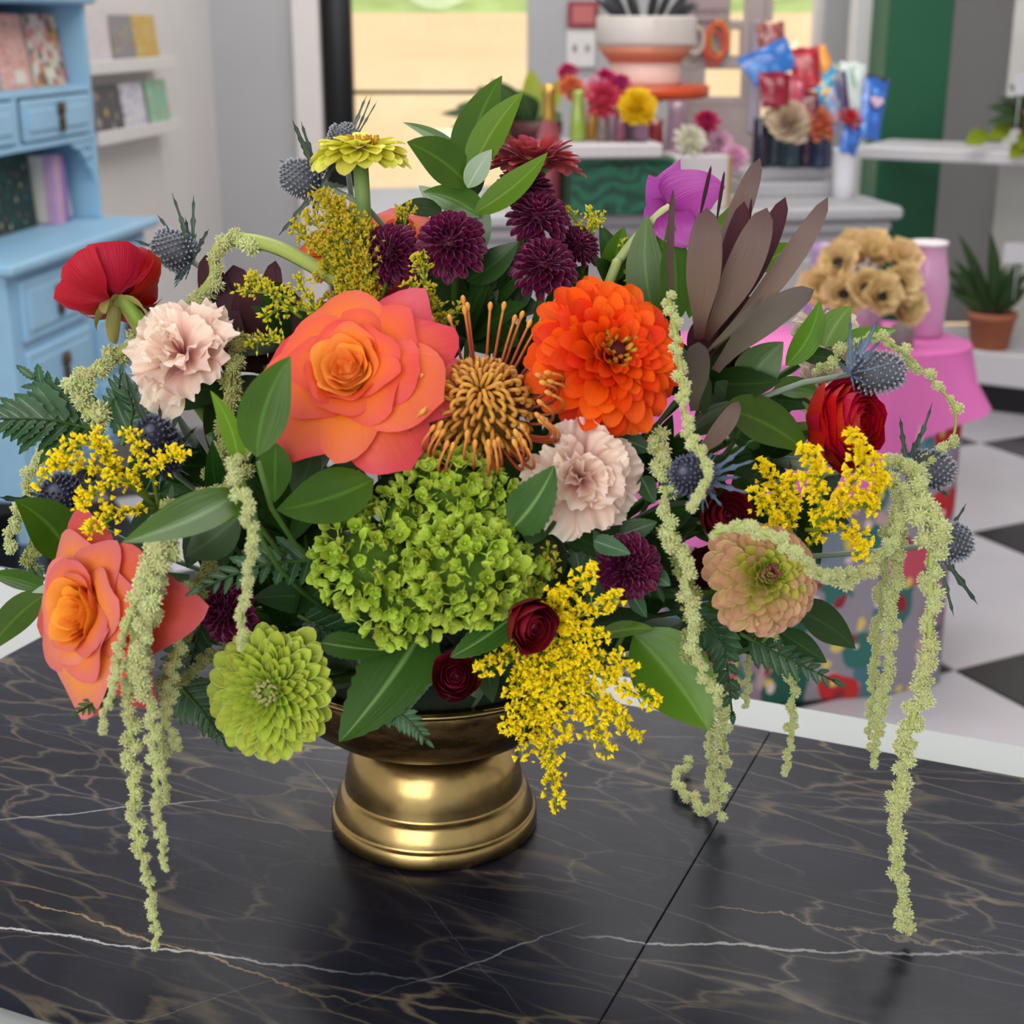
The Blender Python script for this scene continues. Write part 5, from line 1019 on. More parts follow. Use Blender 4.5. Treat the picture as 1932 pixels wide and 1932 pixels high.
# ------------------------------------------------------------------ sea holly
eryngium('blue sea holly thistle right of the pink carnation', (1318, 905), (1288, 888), 36, -12, [(1432, 866, -1), (1412, 836, 0), (1418, 932, -1), (1365, 958, -2), (1212, 882, -1), (1292, 832, 0), (1255, 940, -2), (1325, 968, -2), (1400, 900, -2), (1240, 915, -2), (1345, 850, 1)], True, 30, -16.5, True)
eryngium('grey sea holly thistle above the right ranunculus', (1606, 706), (1706, 700), 40, -5, [(1626, 634), (1657, 604, 0, 20), (1664, 640), (1604, 598), (1572, 716), (1692, 682, -5, 18), (1580, 680)], False, 22, None, True)
eryngium('grey sea holly thistle right of the red ranunculus', (1712, 885), (1798, 890), 38, -4, [(1758, 760), (1698, 785), (1740, 810), (1790, 938), (1770, 850, -7), (1720, 940)], False, 20)
eryngium('grey sea holly thistle at the far right edge', (1765, 1028), (1832, 1018), 38, -4, [(1846, 1142, 0, 18), (1800, 1165), (1822, 950), (1740, 960), (1790, 1055)], False, 16)
eryngium('grey sea holly thistle left of the yellow zinnia', (606, 346), (530, 326), 36, 1, [(526, 302), (551, 226, 0, 17), (568, 228), (527, 444, 0, 18), (558, 248), (652, 352), (640, 300), (545, 440), (590, 400)], False, 22)
eryngium('small sea holly thistle behind the yellow zinnia', (652, 290), (644, 234), 30, 4, [(692, 180, 4, 12), (702, 178, 4, 7), (713, 188, 4, 6), (660, 250)], False, 10)
eryngium('sea holly thistle beside the left red ranunculus', (362, 492), (292, 448), 36, 1, [(250, 452), (296, 404), (325, 364), (366, 368), (342, 418), (395, 432), (385, 455), (330, 530), (350, 410)], False, 24)
eryngium('dark sea holly thistle below the left carnation', (310, 868), (282, 806), 42, -6, [(238, 706, -5, 22), (330, 905), (372, 805), (345, 745), (300, 760), (230, 690), (380, 850)], True, 20, -9)
eryngium('dark sea holly thistle behind the left goldenrod', (128, 952), (100, 920), 44, -4, [(-4, 938, -4, 22), (50, 928), (118, 1012), (172, 962), (150, 1000), (60, 980)], True, 18, -5)

# ------------------------------------------------------------------ trailing amaranth
A = amaranth
A('longest pale amaranth strand at left hanging to the marble', [(310, 1010), (265, 1130), (243, 1300), (250, 1420), (256, 1560), (284, 1680), (297, 1785)], [-16, -18, -19, -19, -19, -19, -19], (46, 20), sw=.0016)
A('second left amaranth strand beside the longest one', [(315, 1040), (278, 1230), (290, 1400), (302, 1560), (312, 1640)], [-16, -18.5, -19.5, -19.5, -19.5], (40, 18))
A('short left amaranth strand below the peach rose', [(300, 1030), (240, 1180), (212, 1290), (188, 1382)], [-17, -19, -20, -20], (42, 18))
A('amaranth strand nearest the lime zinnia', [(355, 1110), (325, 1270), (306, 1390), (318, 1512)], [-14, -16.5, -18, -18], (38, 18))
A('amaranth side tip curling off the left strands', [(318, 1300), (315, 1360), (340, 1418)], [-17, -18, -18], (30, 18))
A('upright tassel of amaranth crossing the peach rose', [(330, 1020), (285, 1080), (270, 1200), (262, 1310)], [-17.5, -19, -19.5, -19.5], (50, 34))
A('slim amaranth strand hanging in front of the ferns', [(462, 790), (445, 905), (466, 960), (470, 1060), (455, 1160), (449, 1228)], [-14, -18.5, -19.5, -19.5, -19, -18.5], (38, 20))
A('arched amaranth stem sweeping to the left past the carnation', [(640, 530), (525, 468), (440, 453), (405, 480), (400, 530), (330, 598), (250, 650), (172, 700), (142, 750), (190, 795)], [-3, -1, 0, 0, 0, -1, -2, -3, -3, -4], (40, 50), start=.26, sw=.0042)
A('amaranth strand at the far left behind the leaf', [(180, 800), (110, 840), (60, 890), (42, 950), (22, 1010), (18, 1045)], [-3, -2, -1, -1, -1, -1], (44, 28))
A('muted amaranth behind the leaf at lower left', [(70, 1030), (62, 1070), (75, 1130), (110, 1200)], [0, 1, 1, 0], (38, 34), 'muted')
A('muted amaranth tassel below the left carnation', [(470, 640), (440, 690), (428, 780), (430, 870), (390, 905)], [-4, -7, -8, -9, -10], (56, 40), 'muted')
A('muted amaranth lying behind the large shiny leaf', [(470, 900), (400, 930), (330, 955), (280, 985)], [-12, -13, -13, -13], (40, 30), 'muted')
A('muted amaranth strand behind the left tassels', [(390, 1030), (372, 1120), (335, 1235), (300, 1300)], [-11, -13, -14, -14], (44, 26), 'muted')
A('short muted amaranth tip near the lime zinnia', [(470, 1190), (410, 1232), (330, 1285)], [-11, -13, -14], (34, 26), 'muted')
A('thin amaranth strand dangling from the orange zinnia', [(1262, 560), (1285, 700), (1293, 790), (1318, 850), (1332, 905), (1318, 945), (1296, 962)], [-9, -12, -14, -16, -17, -17.5, -17.5], (26, 26), dens=.85)
A('long amaranth strand right of the pink carnation', [(1235, 820), (1252, 900), (1264, 990), (1292, 1080), (1304, 1180), (1320, 1260), (1360, 1322)], [-10, -13, -14, -15, -15.5, -16, -16], (42, 26), sw=.0016)
A('second amaranth strand beside the plum pompon', [(1265, 1000), (1290, 1100), (1312, 1180), (1300, 1240)], [-12, -13, -14, -15], (52, 34), 'muted')
A('amaranth garland across the dusty pink zinnia', [(1344, 1005), (1410, 995), (1480, 1025), (1555, 1088), (1620, 1085), (1680, 1020), (1708, 935)], [-17.5, -18, -18.5, -17, -14, -12, -10], (28, 40))
A('longest right amaranth strand hanging over the marble', [(1690, 868), (1735, 905), (1756, 990), (1755, 1110), (1750, 1240), (1712, 1400), (1688, 1530), (1692, 1640), (1710, 1762)], [-8, -10, -11, -12, -12.5, -13, -13, -13, -13], (48, 28), sw=.0022, dens=1.25)
A('amaranth strand left of the longest right one', [(1725, 900), (1702, 1010), (1690, 1130), (1666, 1300), (1645, 1442)], [-9, -9, -9, -8, -7.5], (42, 24))
A('faint thin amaranth strand left of the right pair', [(1690, 940), (1672, 1060), (1655, 1200), (1640, 1395)], [-6, -5, -5, -4], (34, 20))
A('arching amaranth tip at the far right', [(1540, 700), (1640, 636), (1700, 662), (1755, 715), (1800, 770), (1792, 835), (1722, 880)], [-2, -4, -4, -3, -3, -3, -5], (26, 34), dens=.75, gap=1.5)
A('amaranth tuft at the top of the right strands', [(1690, 900), (1720, 960), (1770, 980), (1750, 1040)], [-10, -11, -12, -12], (44, 44))
A('medium amaranth strand below the dusty zinnia', [(1400, 1130), (1452, 1195), (1494, 1275), (1492, 1380), (1484, 1462)], [-9, -8, -7, -6.5, -6.5], (34, 22))
A('tiny amaranth tip hanging behind the fern', [(1415, 1200), (1410, 1270), (1406, 1335)], [-4, -4, -3], (20, 14))
tp = lambda x, y: G(x, y, TZ + .006)
w1 = [P(1330, 1250, -6), P(1340, 1330, -2), P(1342, 1430, 0), tp(1338, 1530), tp(1305, 1505), tp(1276, 1470), tp(1300, 1438)]
t = A('amaranth strand touching and curling on the marble', [(1330, 1250)] * 7, 0, (.0095, .0075), world=w1, dens=.9)
w2 = [P(1345, 1260, -7), P(1362, 1340, -3), P(1366, 1420, -1), P(1362, 1480, -.2), tp(1356, 1545)]
t = A('amaranth strand standing its tip on the marble', [(1345, 1260)] * 5, 0, (.0105, .0085), world=w2, dens=.55)
# ------------------------------------------------------------------ things behind the bouquet
def at(x, y, Y): return PY(x, y, Y)
def on(z, x, Y):
    """point above pixel column x at distance Y on height z"""
    u = (x - CX) / FPX; v = None
    # solve for the pixel row that gives height z at distance Y
    t = (z - CZ) / Y; r = (-_s - t * _c) / (_c - t * _s); vv = r
    d = V((u, _c - vv * _s, -_s - vv * _c)); return V((0, 0, CZ)) + d * (Y / d.y)
def glass(name, col, rough=.15): return mat(name, col, rough, spec=.6, coat=.4)
def vase(name, label, cat, x, Y, z, wpx, hgt, prof, m, group=None, extra=None, seg=20):
    c = on(z, x, Y); r = wpx * mpp(x, 300, Y) / 2; th = Thing(name, label, cat, c, None, group)
    th.add('body', lathe([(a * r, b_ * hgt) for a, b_ in prof], seg), m, world=False)
    th.r = r; th.c = c; return th
TUBEV = [(0, 0), (.9, 0), (1, .04), (.85, .5), (.62, .9), (.68, 1), (.55, 1), (.55, .93), (.0, .9)]
CYL = [(0, 0), (.95, 0), (1, .03), (1, .97), (.95, 1), (.85, .98), (.85, .9), (0, .88)]
POT = [(0, 0), (.72, 0), (.76, .02), (.95, .80), (1.0, .81), (1.02, .99), (.94, 1), (.92, .9), (0, .88)]
# pink clothed table with floral skirt
pcn = G(1793, 1290, 0) + V((.012, 0, 0)); PKM = yaw_m((pcn.x, pcn.y, 0), 17)
k = NT('floral_print_fabric'); tc = k.n('TexCoord').outputs['Object']
wnz = k.n('TexNoise'); wnz.inputs['Scale'].default_value = 9; k.l(tc, wnz.inputs[0]); va = k.n('VectorMath', operation='MULTIPLY_ADD'); k.l(wnz.outputs['Color'], va.inputs[0]); va.inputs[1].default_value = (.09, .09, .09); k.l(tc, va.inputs[2])
def vor(s, th_, cols, thr):
    v_ = k.n('TexVoronoi'); v_.inputs['Scale'].default_value = s; k.l(va.outputs[0], v_.inputs[0]); sc_ = k.n('SeparateColor'); k.l(v_.outputs['Color'], sc_.inputs[0])
    return k.ramp(sc_.outputs[0], [(i / len(cols), c) for i, c in enumerate(cols)], 'CONSTANT'), k.math('MULTIPLY', k.math('LESS_THAN', v_.outputs['Distance'], th_), k.math('LESS_THAN', sc_.outputs[1], thr))
c1, f1 = vor(15, .6, ['#7a8896', '#2f6a64', '#b89a9c', '#466f7a', '#96788a'], .8); c2, f2 = vor(7, .38, ['#a8141e', '#b82428', '#c04a60', '#1a5546', '#b3202a'], .8); c3, f3 = vor(30, .35, ['#d8c060', '#e0c8c8', '#2a6a58', '#8a2030'], .5)
col = k.mix(f1, '#8f8894', c1); col = k.mix(f2, col, c2); col = k.mix(f3, col, c3); k.l(col, k.b.inputs['Base Color']); k.b.inputs['Roughness'].default_value = .8; FLORAL = k.m
TBH = .67; W_, D_ = .62, .32
pk = Thing('clothed_table', 'small table with floral skirt standing on the checkered floor', 'table', pcn, PKM.to_3x3())
def ring(n, w_, d_, rad, z, amp=0.0, fr=0, ph=0.0):
    out = []; q = []
    for cx_, cy_, a0 in ((-rad, rad, -PI / 2), (-rad, d_ - rad, 0), (-w_ + rad, d_ - rad, PI / 2), (-w_ + rad, rad, PI)):
        for i in range(n): a = a0 + PI / 2 * i / (n - 1); q.append((cx_ + rad * math.cos(a), cy_ + rad * math.sin(a), math.cos(a), math.sin(a)))
    res = []
    for i in range(len(q)):                                  # resample the straight sides too
        a, b_ = q[i], q[(i + 1) % len(q)]; m_ = 8 if math.hypot(a[0] - b_[0], a[1] - b_[1]) > .1 else 1
        for j in range(m_): f = j / m_; res.append([lerp(a[e], b_[e], f) for e in range(4)])
    for i, (x, y, nx, ny) in enumerate(res): o = amp * math.sin(fr * i + ph); out.append(V((x + nx * o, y + ny * o, z if not callable(z) else z(x, y))))
    return out
def rings(rs, cap=True):
    n = len(rs[0]); vs = [v for r in rs for v in r]; fs = []
    for j in range(len(rs) - 1):
        for i in range(n): a = j * n + i; b_ = j * n + (i + 1) % n; fs.append((a, b_, b_ + n, a + n))
    if cap: fs.append(tuple((len(rs) - 1) * n + i for i in range(n)))
    return vs, fs, [.5] * len(vs), [0] * len(vs)
pk.add('skirt', rings([ring(6, W_, D_, .10, .004, .012, .9), ring(6, W_, D_, .10, .35, .007, .9), ring(6, W_, D_, .10, TBH, .0)]), FLORAL, world=False)
hem = lambda x, y: .565 - .17 * smooth((-x - .02) / .30) - .03 * math.sin(9 * x + 5 * y)
sh_ = lambda v, q=.035: [V((p.x + (p.x + W_ / 2) * q, p.y + (p.y - D_ / 2) * q, p.z)) for p in v]
cl = Thing('tablecloth', 'hot pink cloth draped over the floral table', 'tablecloth', PKM @ V((0, 0, TBH)), PKM.to_3x3())
rs = [ring(6, W_, D_, .11, hem, .022, 1.1, .4), ring(6, W_, D_, .11, .62, .010, 1.1, .4), ring(6, W_, D_, .11, TBH + .001, .002), ring(6, W_, D_, .11, TBH + .010, -.008), ring(6, W_, D_, .11, TBH + .013, -.03)]
cl.add('cloth', xf(rings([sh_(r, (.17, .09, .04, .035, .035)[i]) for i, r in enumerate(rs)]), Tr(0, 0, -TBH)), mat('hot_pink_cloth', '#d86cb2', .75, var=.06, nscale=10), world=False)
TPZ = TBH + .014
# pink vase and dried bunch on the pink table
pv = vase('tall_vase', 'tall pale pink glass vase on the pink cloth', 'vase', 1738, 2.86, TPZ, 92, .178, [(0, 0), (.80, 0), (.86, .03), (.9, .25), (.98, .55), (.82, .80), (.72, .97), (.76, 1), (.68, 1), (.66, .9), (0, .05)], mat('pink_glass', '#d8a0c8', .15, var=.05, alpha=.9, spec=.6))
pv.add('rim_band', lathe([(pv.r * .79, .174), (pv.r * .80, .181), (pv.r * .70, .181)], 20), mat('white_rim', '#e0d8dc', .4), world=False)
dv = vase('small_vase', 'small mauve vase holding dried tan blooms', 'vase', 1630, 2.85, TPZ, 70, .10, TUBEV, mat('mauve_glass', '#b08aa6', .2, spec=.6))
vase('small_vase', 'lilac vase behind the dried tan blooms', 'vase', 1545, 2.9, TPZ, 70, .17, TUBEV, mat('lilac_glass', '#9c7fae', .2, spec=.6))
vase('lidded_jar', 'small grey jar beside the pink vase', 'jar', 1700, 2.75, TPZ, 46, .045, [(0, 0), (.9, 0), (1, .1), (1, .7), (.8, .9), (.3, 1), (0, 1)], mat('grey_pot', '#77706f', .5))
DRY = petal_mat('dried_tan_petal', [(0, '#bf9e62'), (1, '#e6cc9a')], rough=.8, transl=.2, vein=.5)
DRYM = zm(DRY, W=.95, base=.4, vm=.7, cup=.5, a0=.1, a1=.3, ruf=.07, rfreq=5, nu=8, nv=5)
BLK = mat('black_center', '#171420', .6)
def blackeye(Rr): return [('dark_eye', lathe([(.27 * Rr, .02 * Rr), (.26 * Rr, .26 * Rr), (.14 * Rr, .38 * Rr), (0, .40 * Rr)], 12), BLK)]
dp = [(1590, 500, 2.72, 'upper left', 1), (1655, 480, 2.80, 'top middle', 0), (1700, 500, 2.78, 'upper right', 0), (1560, 545, 2.75, 'far left', 0), (1600, 556, 2.66, 'lower left', 1), (1640, 545, 2.64, 'central', 1), (1668, 560, 2.62, 'lower right', 1), (1700, 540, 2.68, 'right', 1), (1615, 480, 2.82, 'top left', 0), (1710, 580, 2.70, 'bottom right', 0)]
for x, y, Y, lab, eye in dp:
    x -= 8; p = at(x, y, Y); to = dv.c + V((0, 0, .09))
    disk_flower('dried_flower', f'dried tan ruffled bloom {"with black eye " if eye else ""}{lab} of the bunch', 'flower', p, 46 * mpp(x, y, Y), face_rot((x - 1640) / 200, (530 - y) / 160 + .1, 1), 14, DRYM, (62, 14), .05, .1, (.75, .95), .6, attach=.1, center=blackeye if eye else None, group='dried tan blooms', calyx=False, to=to, sr=.003, sm=mat('dry_stem', '#8f8050', .8))
# plants on the right shelving
TERRA = mat('terracotta', '#b4694a', .75, var=.08, nscale=30); SOIL = mat('soil', '#1c1712', .95)
PLG = petal_mat('houseplant_leaf', [(0, '#2c4022'), (1, '#34502a')], rough=.4, transl=.15, mid='#53703f', var=.3)
PLY = petal_mat('yellow_green_leaf', [(0, '#7d9020'), (1, '#93a32a')], rough=.4, transl=.25, var=.2)
def potplant(label, x, Y, z, wpx, hgt, m, leaves, name='potted_plant', lm=None):
    th = vase(name, label, 'plant', x, Y, z, wpx, hgt, POT, m); th.add('soil', lathe([(0, hgt * .9), (th.r * .9, hgt * .9), (th.r * .9, hgt * .85)], 16), SOIL, world=False)
    top = th.c + V((0, 0, hgt * .9)); ms = mpp(x, 400, Y)
    for tx, ty, w_, *o in leaves:
        t = at(tx, ty, Y + (o[0] if o else R.uniform(-.08, .08))); mid = top.lerp(t, .35) + V((0, 0, .02)); mm = o[1] if len(o) > 1 else (lm or PLG)
        g = leaf3(top.lerp(t, .12) if len(o) < 3 else at(o[2], o[3], Y), t, w_ * ms, R.uniform(-.1, .1), (TOW + UP * R.uniform(-.2, .8) + RIGHT * R.uniform(-.5, .5)).normalized(), fold=.15, droop=.06, nv=10); th.add('leaf', g, mm)
    return th
bz = .2085
potplant('dark leafy plant in terracotta pot on the low shelf', 1866, 4.98, bz, 94, .125, TERRA, [(1808, 440, 24), (1868, 436, 26), (1776, 505, 26), (1778, 530, 24), (1800, 490, 26), (1930, 480, 26), (1945, 510, 24), (1900, 500, 24), (1830, 500, 24), (1850, 520, 30), (1890, 540, 30), (1820, 540, 28), (1940, 540, 26), (1795, 555, 22), (1880, 470, 22)])
potplant('trailing plant with yellowing leaves on the upper shelf', 1962, 4.95, uz + .022, 90, .13, TERRA, [(1862, 202, 30), (1860, 232, 32), (1880, 185, 28), (1905, 160, 30), (1920, 210, 40), (1890, 215, 34), (1930, 180, 40), (1820, 272, 34, -.05, PLY, 1862, 250), (1862, 262, 30, -.05, PLY, 1905, 235), (1905, 300, 34, -.12, PLY, 1930, 270), (1925, 285, 20, -.1, PLY, 1930, 250), (1880, 245, 36), (1910, 240, 40)])
TAGW = mat('plant_tag_white', '#cfced6', .5)
for x, y, Y, w_, h_, lab in ((1922, 478, 4.75, 56, 38, 'white card marker beside the terracotta plant'), (1926, 160, 4.8, 24, 38, 'white card marker in the trailing plant')):
    ms = mpp(x, y, Y); c = at(x, y, Y); t = Thing('plant_marker', lab, 'marker', c); t.add('card', box((0, 0, 0), (w_ * ms, .003, h_ * ms), .001), TAGW, world=False, smoothed=False); t.add('stick', tube([(0, .003, 0), (0, .003, -.15)], .002, 6), TAGW, world=False)
# ---- on the counter
Z0 = CTZ
MAL = NT('malachite_green'); tc = MAL.n('TexCoord').outputs['Object']; wv = MAL.n('TexWave', wave_type='RINGS'); wv.inputs['Scale'].default_value = 14; wv.inputs['Distortion'].default_value = 9; wv.inputs['Detail'].default_value = 2; wv.inputs['Detail Scale'].default_value = 1.2; MAL.l(tc, wv.inputs[0])
MAL.l(MAL.mix(wv.outputs['Fac'], '#0c3a2c', '#1d6148'), MAL.b.inputs['Base Color']); MAL.b.inputs['Roughness'].default_value = .35; MAL = MAL.m
TRAYW = mat('tray_white', '#bab6b8', .4)
def blk(name, label, cat, x0, x1, Y, z, h, dpt, m, yaw=CYAW, bev=.004, group=None):
    a, b_ = on(z + h / 2, x0, Y), on(z + h / 2, x1, Y); c = V(((a.x + b_.x) / 2, Y + dpt / 2, z)); w_ = b_.x - a.x
    t = Thing(name, label, cat, c, Matrix.Rotation(math.radians(yaw), 3, 'Z'), group); t.w = w_; return t, w_
t, w_ = blk('patterned_box', 'dark green malachite patterned box on the counter', 'box', 1064, 1262, 3.62, Z0, .135, .2, MAL)
t.add('box_body', box((0, 0, .0605), (w_, .2, .121), .004), MAL, world=False, smoothed=False); t.add('box_lid', box((0, 0, .128), (w_ + .006, .206, .014), .003), MAL, world=False, smoothed=False)
t.add('paper_label', box((w_ * .36, -.102, .06), (w_ * .2, .003, .055)), mat('label_grey', '#8f9490', .6), world=False, smoothed=False)
zt = Z0 + .136
t, w_ = blk('display_tray', 'white slab tray holding coloured bud vases', 'tray', 1060, 1240, 3.60, zt, .034, .2, TRAYW); t.add('slab', box((0, 0, .017), (w_, .21, .034), .005), TRAYW, world=False, smoothed=False); t.add('foot_edge', box((0, 0, .002), (w_ - .03, .18, .004)), TRAYW, world=False, smoothed=False)
zv = zt + .035
bv = [(1090, 32, .118, '#8aa03c', 'olive green'), (1116, 24, .095, '#b8862e', 'amber'), (1137, 26, .085, '#7a6a64', 'taupe'), (1153, 18, .105, '#c0b6c8', 'clear white'), (1170, 26, .095, '#8a4a64', 'rose'), (1190, 26, .105, '#6f6070', 'smoky'), (1208, 32, .105, '#8a6880', 'mauve')]
heads = {}
for i, (x, w_, h_, c, nm) in enumerate(bv):
    Yv = 3.68 + (.045 if i % 2 else 0); heads[nm] = vase('bud_vase', f'{nm} glass bud vase on the white tray', 'vase', x, Yv, zv, w_, h_, TUBEV, glass('vase_' + nm.replace(' ', '_'), c), 'bud vases on the tray')
def bloom(label, x, y, r, Y, c1_, c2_, to, n=40, fc=(0, .3, 1), W=.5, group='background blooms', cat='flower', name='cut_flower'):
    pm = petal_mat('bg_' + c1_ + c2_, [(0, '#' + c1_), (1, '#' + c2_)], rough=.6, transl=.25, var=.2); key = '_m' + c1_ + c2_ + str(W)
    if key not in heads: heads[key] = zm(pm, W=W, base=.4, vm=.6, cup=.35, a0=.1, a1=.1, nu=3, nv=4)
    disk_flower(name, label, cat, at(x, y, Y), r * mpp(x, y, Y), face_rot(*fc), n, heads[key], (80, -12), .35, .1, (.4, .62), .6, attach=.42, group=group, calyx=False, to=to, sr=.0025)
tp_ = lambda nm, f=.95: heads[nm].c + V((0, 0, {b[4]: b[2] for b in bv}[nm] * f))
bloom('coral bud flower above the olive bud vase', 1076, 168, 28, 3.70, 'b8562e', 'd9784a', tp_('olive green'))
bloom('magenta bloom left above the olive bud vase', 1072, 140, 24, 3.74, '8f1048', 'c42a66', tp_('olive green'), fc=(-.3, .5, 1))
bloom('red gerbera over the clear bud vase', 1138, 190, 40, 3.66, 'a81c38', 'c8405a', tp_('clear white'), fc=(0, .1, 1))
bloom('pink lily like bloom behind the red gerbera', 1122, 168, 30, 3.72, 'c07a90', 'dcaabb', tp_('taupe'), n=18, W=.7)
bloom('magenta sweet william above the red gerbera', 1140, 150, 24, 3.76, '9a0c4c', 'c41e6a', tp_('rose'))
bloom('magenta bloom at right above the bud vases', 1170, 158, 22, 3.76, '9a1450', 'b83070', tp_('smoky'))
bloom('yellow mum over the mauve bud vase', 1202, 204, 40, 3.64, 'd2a408', 'ecc81a', tp_('mauve'), n=70, W=.6, fc=(0, .2, 1))
# champagne bottle
cb = vase('bottle', 'rose sparkling wine bottle with gold foil neck', 'bottle', 1034, 3.72, Z0, 52, .30, [(0, 0), (.95, 0), (1, .02), (1, .52), (.85, .60), (.45, .72), (.42, .74), (0, .74)], glass('rose_glass', '#8a3f48'))
cb.add('foil_neck', lathe([(cb.r * .46, .30 * .70), (cb.r * .50, .30 * .74), (cb.r * .42, .30 * .9), (cb.r * .50, .30 * .93), (cb.r * .48, .30 * 1.0), (0, .30 * 1.005)], 18), mat('gold_foil', '#c39a4e', .35, .8, bump=.4, bscale=120), world=False)
# trailing house plant by the door
potplant('dark green leafy houseplant by the glass door', 1010, 4.15, Z0, 100, .19, mat('dark_red_pot', '#4a1a20', .5), [(830, 215, 46), (860, 200, 50), (880, 250, 50), (900, 165, 50), (925, 150, 44), (950, 190, 60), (985, 175, 56), (1010, 200, 60), (1040, 160, 40, .1, PLY), (1060, 150, 40, .1, PLY), (940, 240, 60), (980, 250, 60), (1030, 235, 56), (870, 280, 44), (1000, 130, 44, .1, PLY), (955, 270, 60), (1060, 215, 50), (910, 215, 56), (990, 300, 60), (850, 240, 40), (930, 300, 60)])
# cake stand and planter
ORG = mat('orange_lacquer', '#c4481c', .35); ys = 4.15
cs_top = at(1215, 160, ys).z; cen = at(1215, 172, ys); rr_ = 122 * mpp(1215, 170, ys)
t = Thing('cake_stand', 'orange lacquered cake stand under the white planter', 'stand', (cen.x, cen.y, Z0))
hh = cs_top - Z0; t.add('plate', lathe([(0, hh - .035), (rr_ * .9, hh - .034), (rr_, hh - .028), (rr_, hh - .002), (rr_ * .97, hh), (0, hh)], 40), ORG, world=False)
t.add('pedestal', lathe([(.0, 0), (.09, 0), (.085, .012), (.03, .04), (.025, hh - .06), (.06, hh - .034), (0, hh - .034)], 24), ORG, world=False)
pr_ = 93 * mpp(1215, 90, ys); PLW = mat('planter_white', '#c6bfba', .55, var=.04); ph_ = at(1215, 30, ys).z - cs_top
t = Thing('planter', 'white ribbed bowl planter with terracotta band on a pedestal', 'planter', (cen.x, cen.y, cs_top))
t.add('pedestal_base', lathe([(0, 0), (pr_ * .74, 0), (pr_ * .75, .01), (pr_ * .73, ph_ * .33), (0, ph_ * .33)], 40), mat('planter_pink', '#d4b0a6', .6), world=False)
t.add('band', lathe([(0, ph_ * .33), (pr_ * .73, ph_ * .33), (pr_ * .86, ph_ * .44), (pr_ * .97, ph_ * .56), (0, ph_ * .56)], 40), mat('planter_terracotta', '#c57a5e', .6), world=False)
t.add('bowl_body', lathe([(0, ph_ * .56), (pr_ * .97, ph_ * .56), (pr_, ph_ * .64), (pr_, ph_ * .98), (pr_ * .98, ph_), (pr_ * .92, ph_ * .99), (pr_ * .9, ph_ * .9), (0, ph_ * .88)], 40), PLW, world=False)
rb = mesh('rib', box((0, 0, 0), (.006, .006, ph_ * .38), .0015), PLW, False)
for i in range(28):
    a = -2.0 + i * .078 * 1.4; t.inst('rib', rb, Rz(a + .55) @ Tr(pr_ * 1.0, 0, ph_ * .78))
DKP = petal_mat('dark_planter_leaf', [(0, '#2a2a30'), (1, '#3a3c40')], rough=.5, transl=.1)
for i in range(14):
    a = i * 2.4; b0 = V((math.cos(a) * pr_ * .4, math.sin(a) * pr_ * .4, ph_ * .88)); e = b0 + V((math.cos(a) * .09, math.sin(a) * .06, R.uniform(.05, .13))); t.add('leaf', leaf3(b0, e, .022, 0, V((0, -1, .4)), nv=6), DKP, world=False)
# small white case with mums, red and mauve vases
t, w_ = blk('display_box', 'small white display box with gold edge right of the tray', 'box', 1252, 1368, 3.75, Z0, .13, .16, TRAYW); t.add('box_body', box((0, 0, .065), (w_, .16, .13), .004), TRAYW, world=False, smoothed=False)
for sx in (-1, 1): t.add('gold_edge', box((sx * w_ / 2, -.08, .065), (.008, .008, .132), .001), mat('gold_trim', '#b8923a', .35, .7), world=False, smoothed=False)
zb = Z0 + .131
v1 = vase('small_vase', 'red glass vase between the trays', 'vase', 1232, 3.86, Z0, 46, .21, TUBEV, glass('red_glass', '#7a0c14')); v2 = vase('small_vase', 'mauve ribbed vase behind the white mum', 'vase', 1272, 3.95, Z0, 52, .25, TUBEV, glass('dusk_glass', '#8d6f80'))
v3 = vase('small_vase', 'clear pink vase holding the white mum', 'vase', 1302, 3.83, zb, 34, .05, CYL, glass('blush_glass', '#b89aa8')); v4 = vase('small_vase', 'blush vase holding magenta carnation', 'vase', 1338, 3.86, zb, 34, .06, CYL, glass('blush_glass2', '#b08a9c'))
bloom('white daisy mum on the small white box', 1302, 268, 36, 3.78, 'b9b796', 'e0ddd2', v3.c + V((0, 0, .05)), fc=(0, .15, 1)); bloom('magenta carnation above the white mum', 1332, 232, 28, 3.84, '8e0a40', 'b81458', v4.c + V((0, 0, .05)))
bloom('soft pink fluffy bloom right of the white mum', 1352, 275, 36, 3.86, 'b88aa4', 'd0a4bc', v4.c + V((0, 0, .05))); bloom('pale pink bloom by the purple vases', 1385, 300, 30, 3.80, 'c88aae', 'dca8c6', v4.c + V((0, 0, .05)))
# step riser with dark vases
t, w_ = blk('riser', 'pale grey stepped riser under the dark vases', 'riser', 1392, 1578, 4.02, Z0, .05, .28, CW); t.add('step', box((0, 0, .018), (w_, .28, .036), .004), CW, world=False, smoothed=False); t.add('step', box((-.01, .03, .052), (w_ - .03, .2, .032), .004), CW, world=False, smoothed=False)
zr_ = Z0 + .069
dvs = [(1432, 30, '#1f2238', 'ink black'), (1460, 34, '#3c5058', 'slate'), (1490, 40, '#20404a', 'dark teal'), (1520, 36, '#57405a', 'plum'), (1548, 40, '#2a3a5e', 'navy')]
for i, (x, w_, c, nm) in enumerate(dvs): heads['d' + nm] = vase('bud_vase', f'{nm} glass cylinder vase on the riser', 'vase', x, 4.12 + (.04 if i % 2 else 0), zr_, w_, .13, CYL, glass('dvase_' + nm.replace(' ', '_'), c), 'dark vases on the riser')
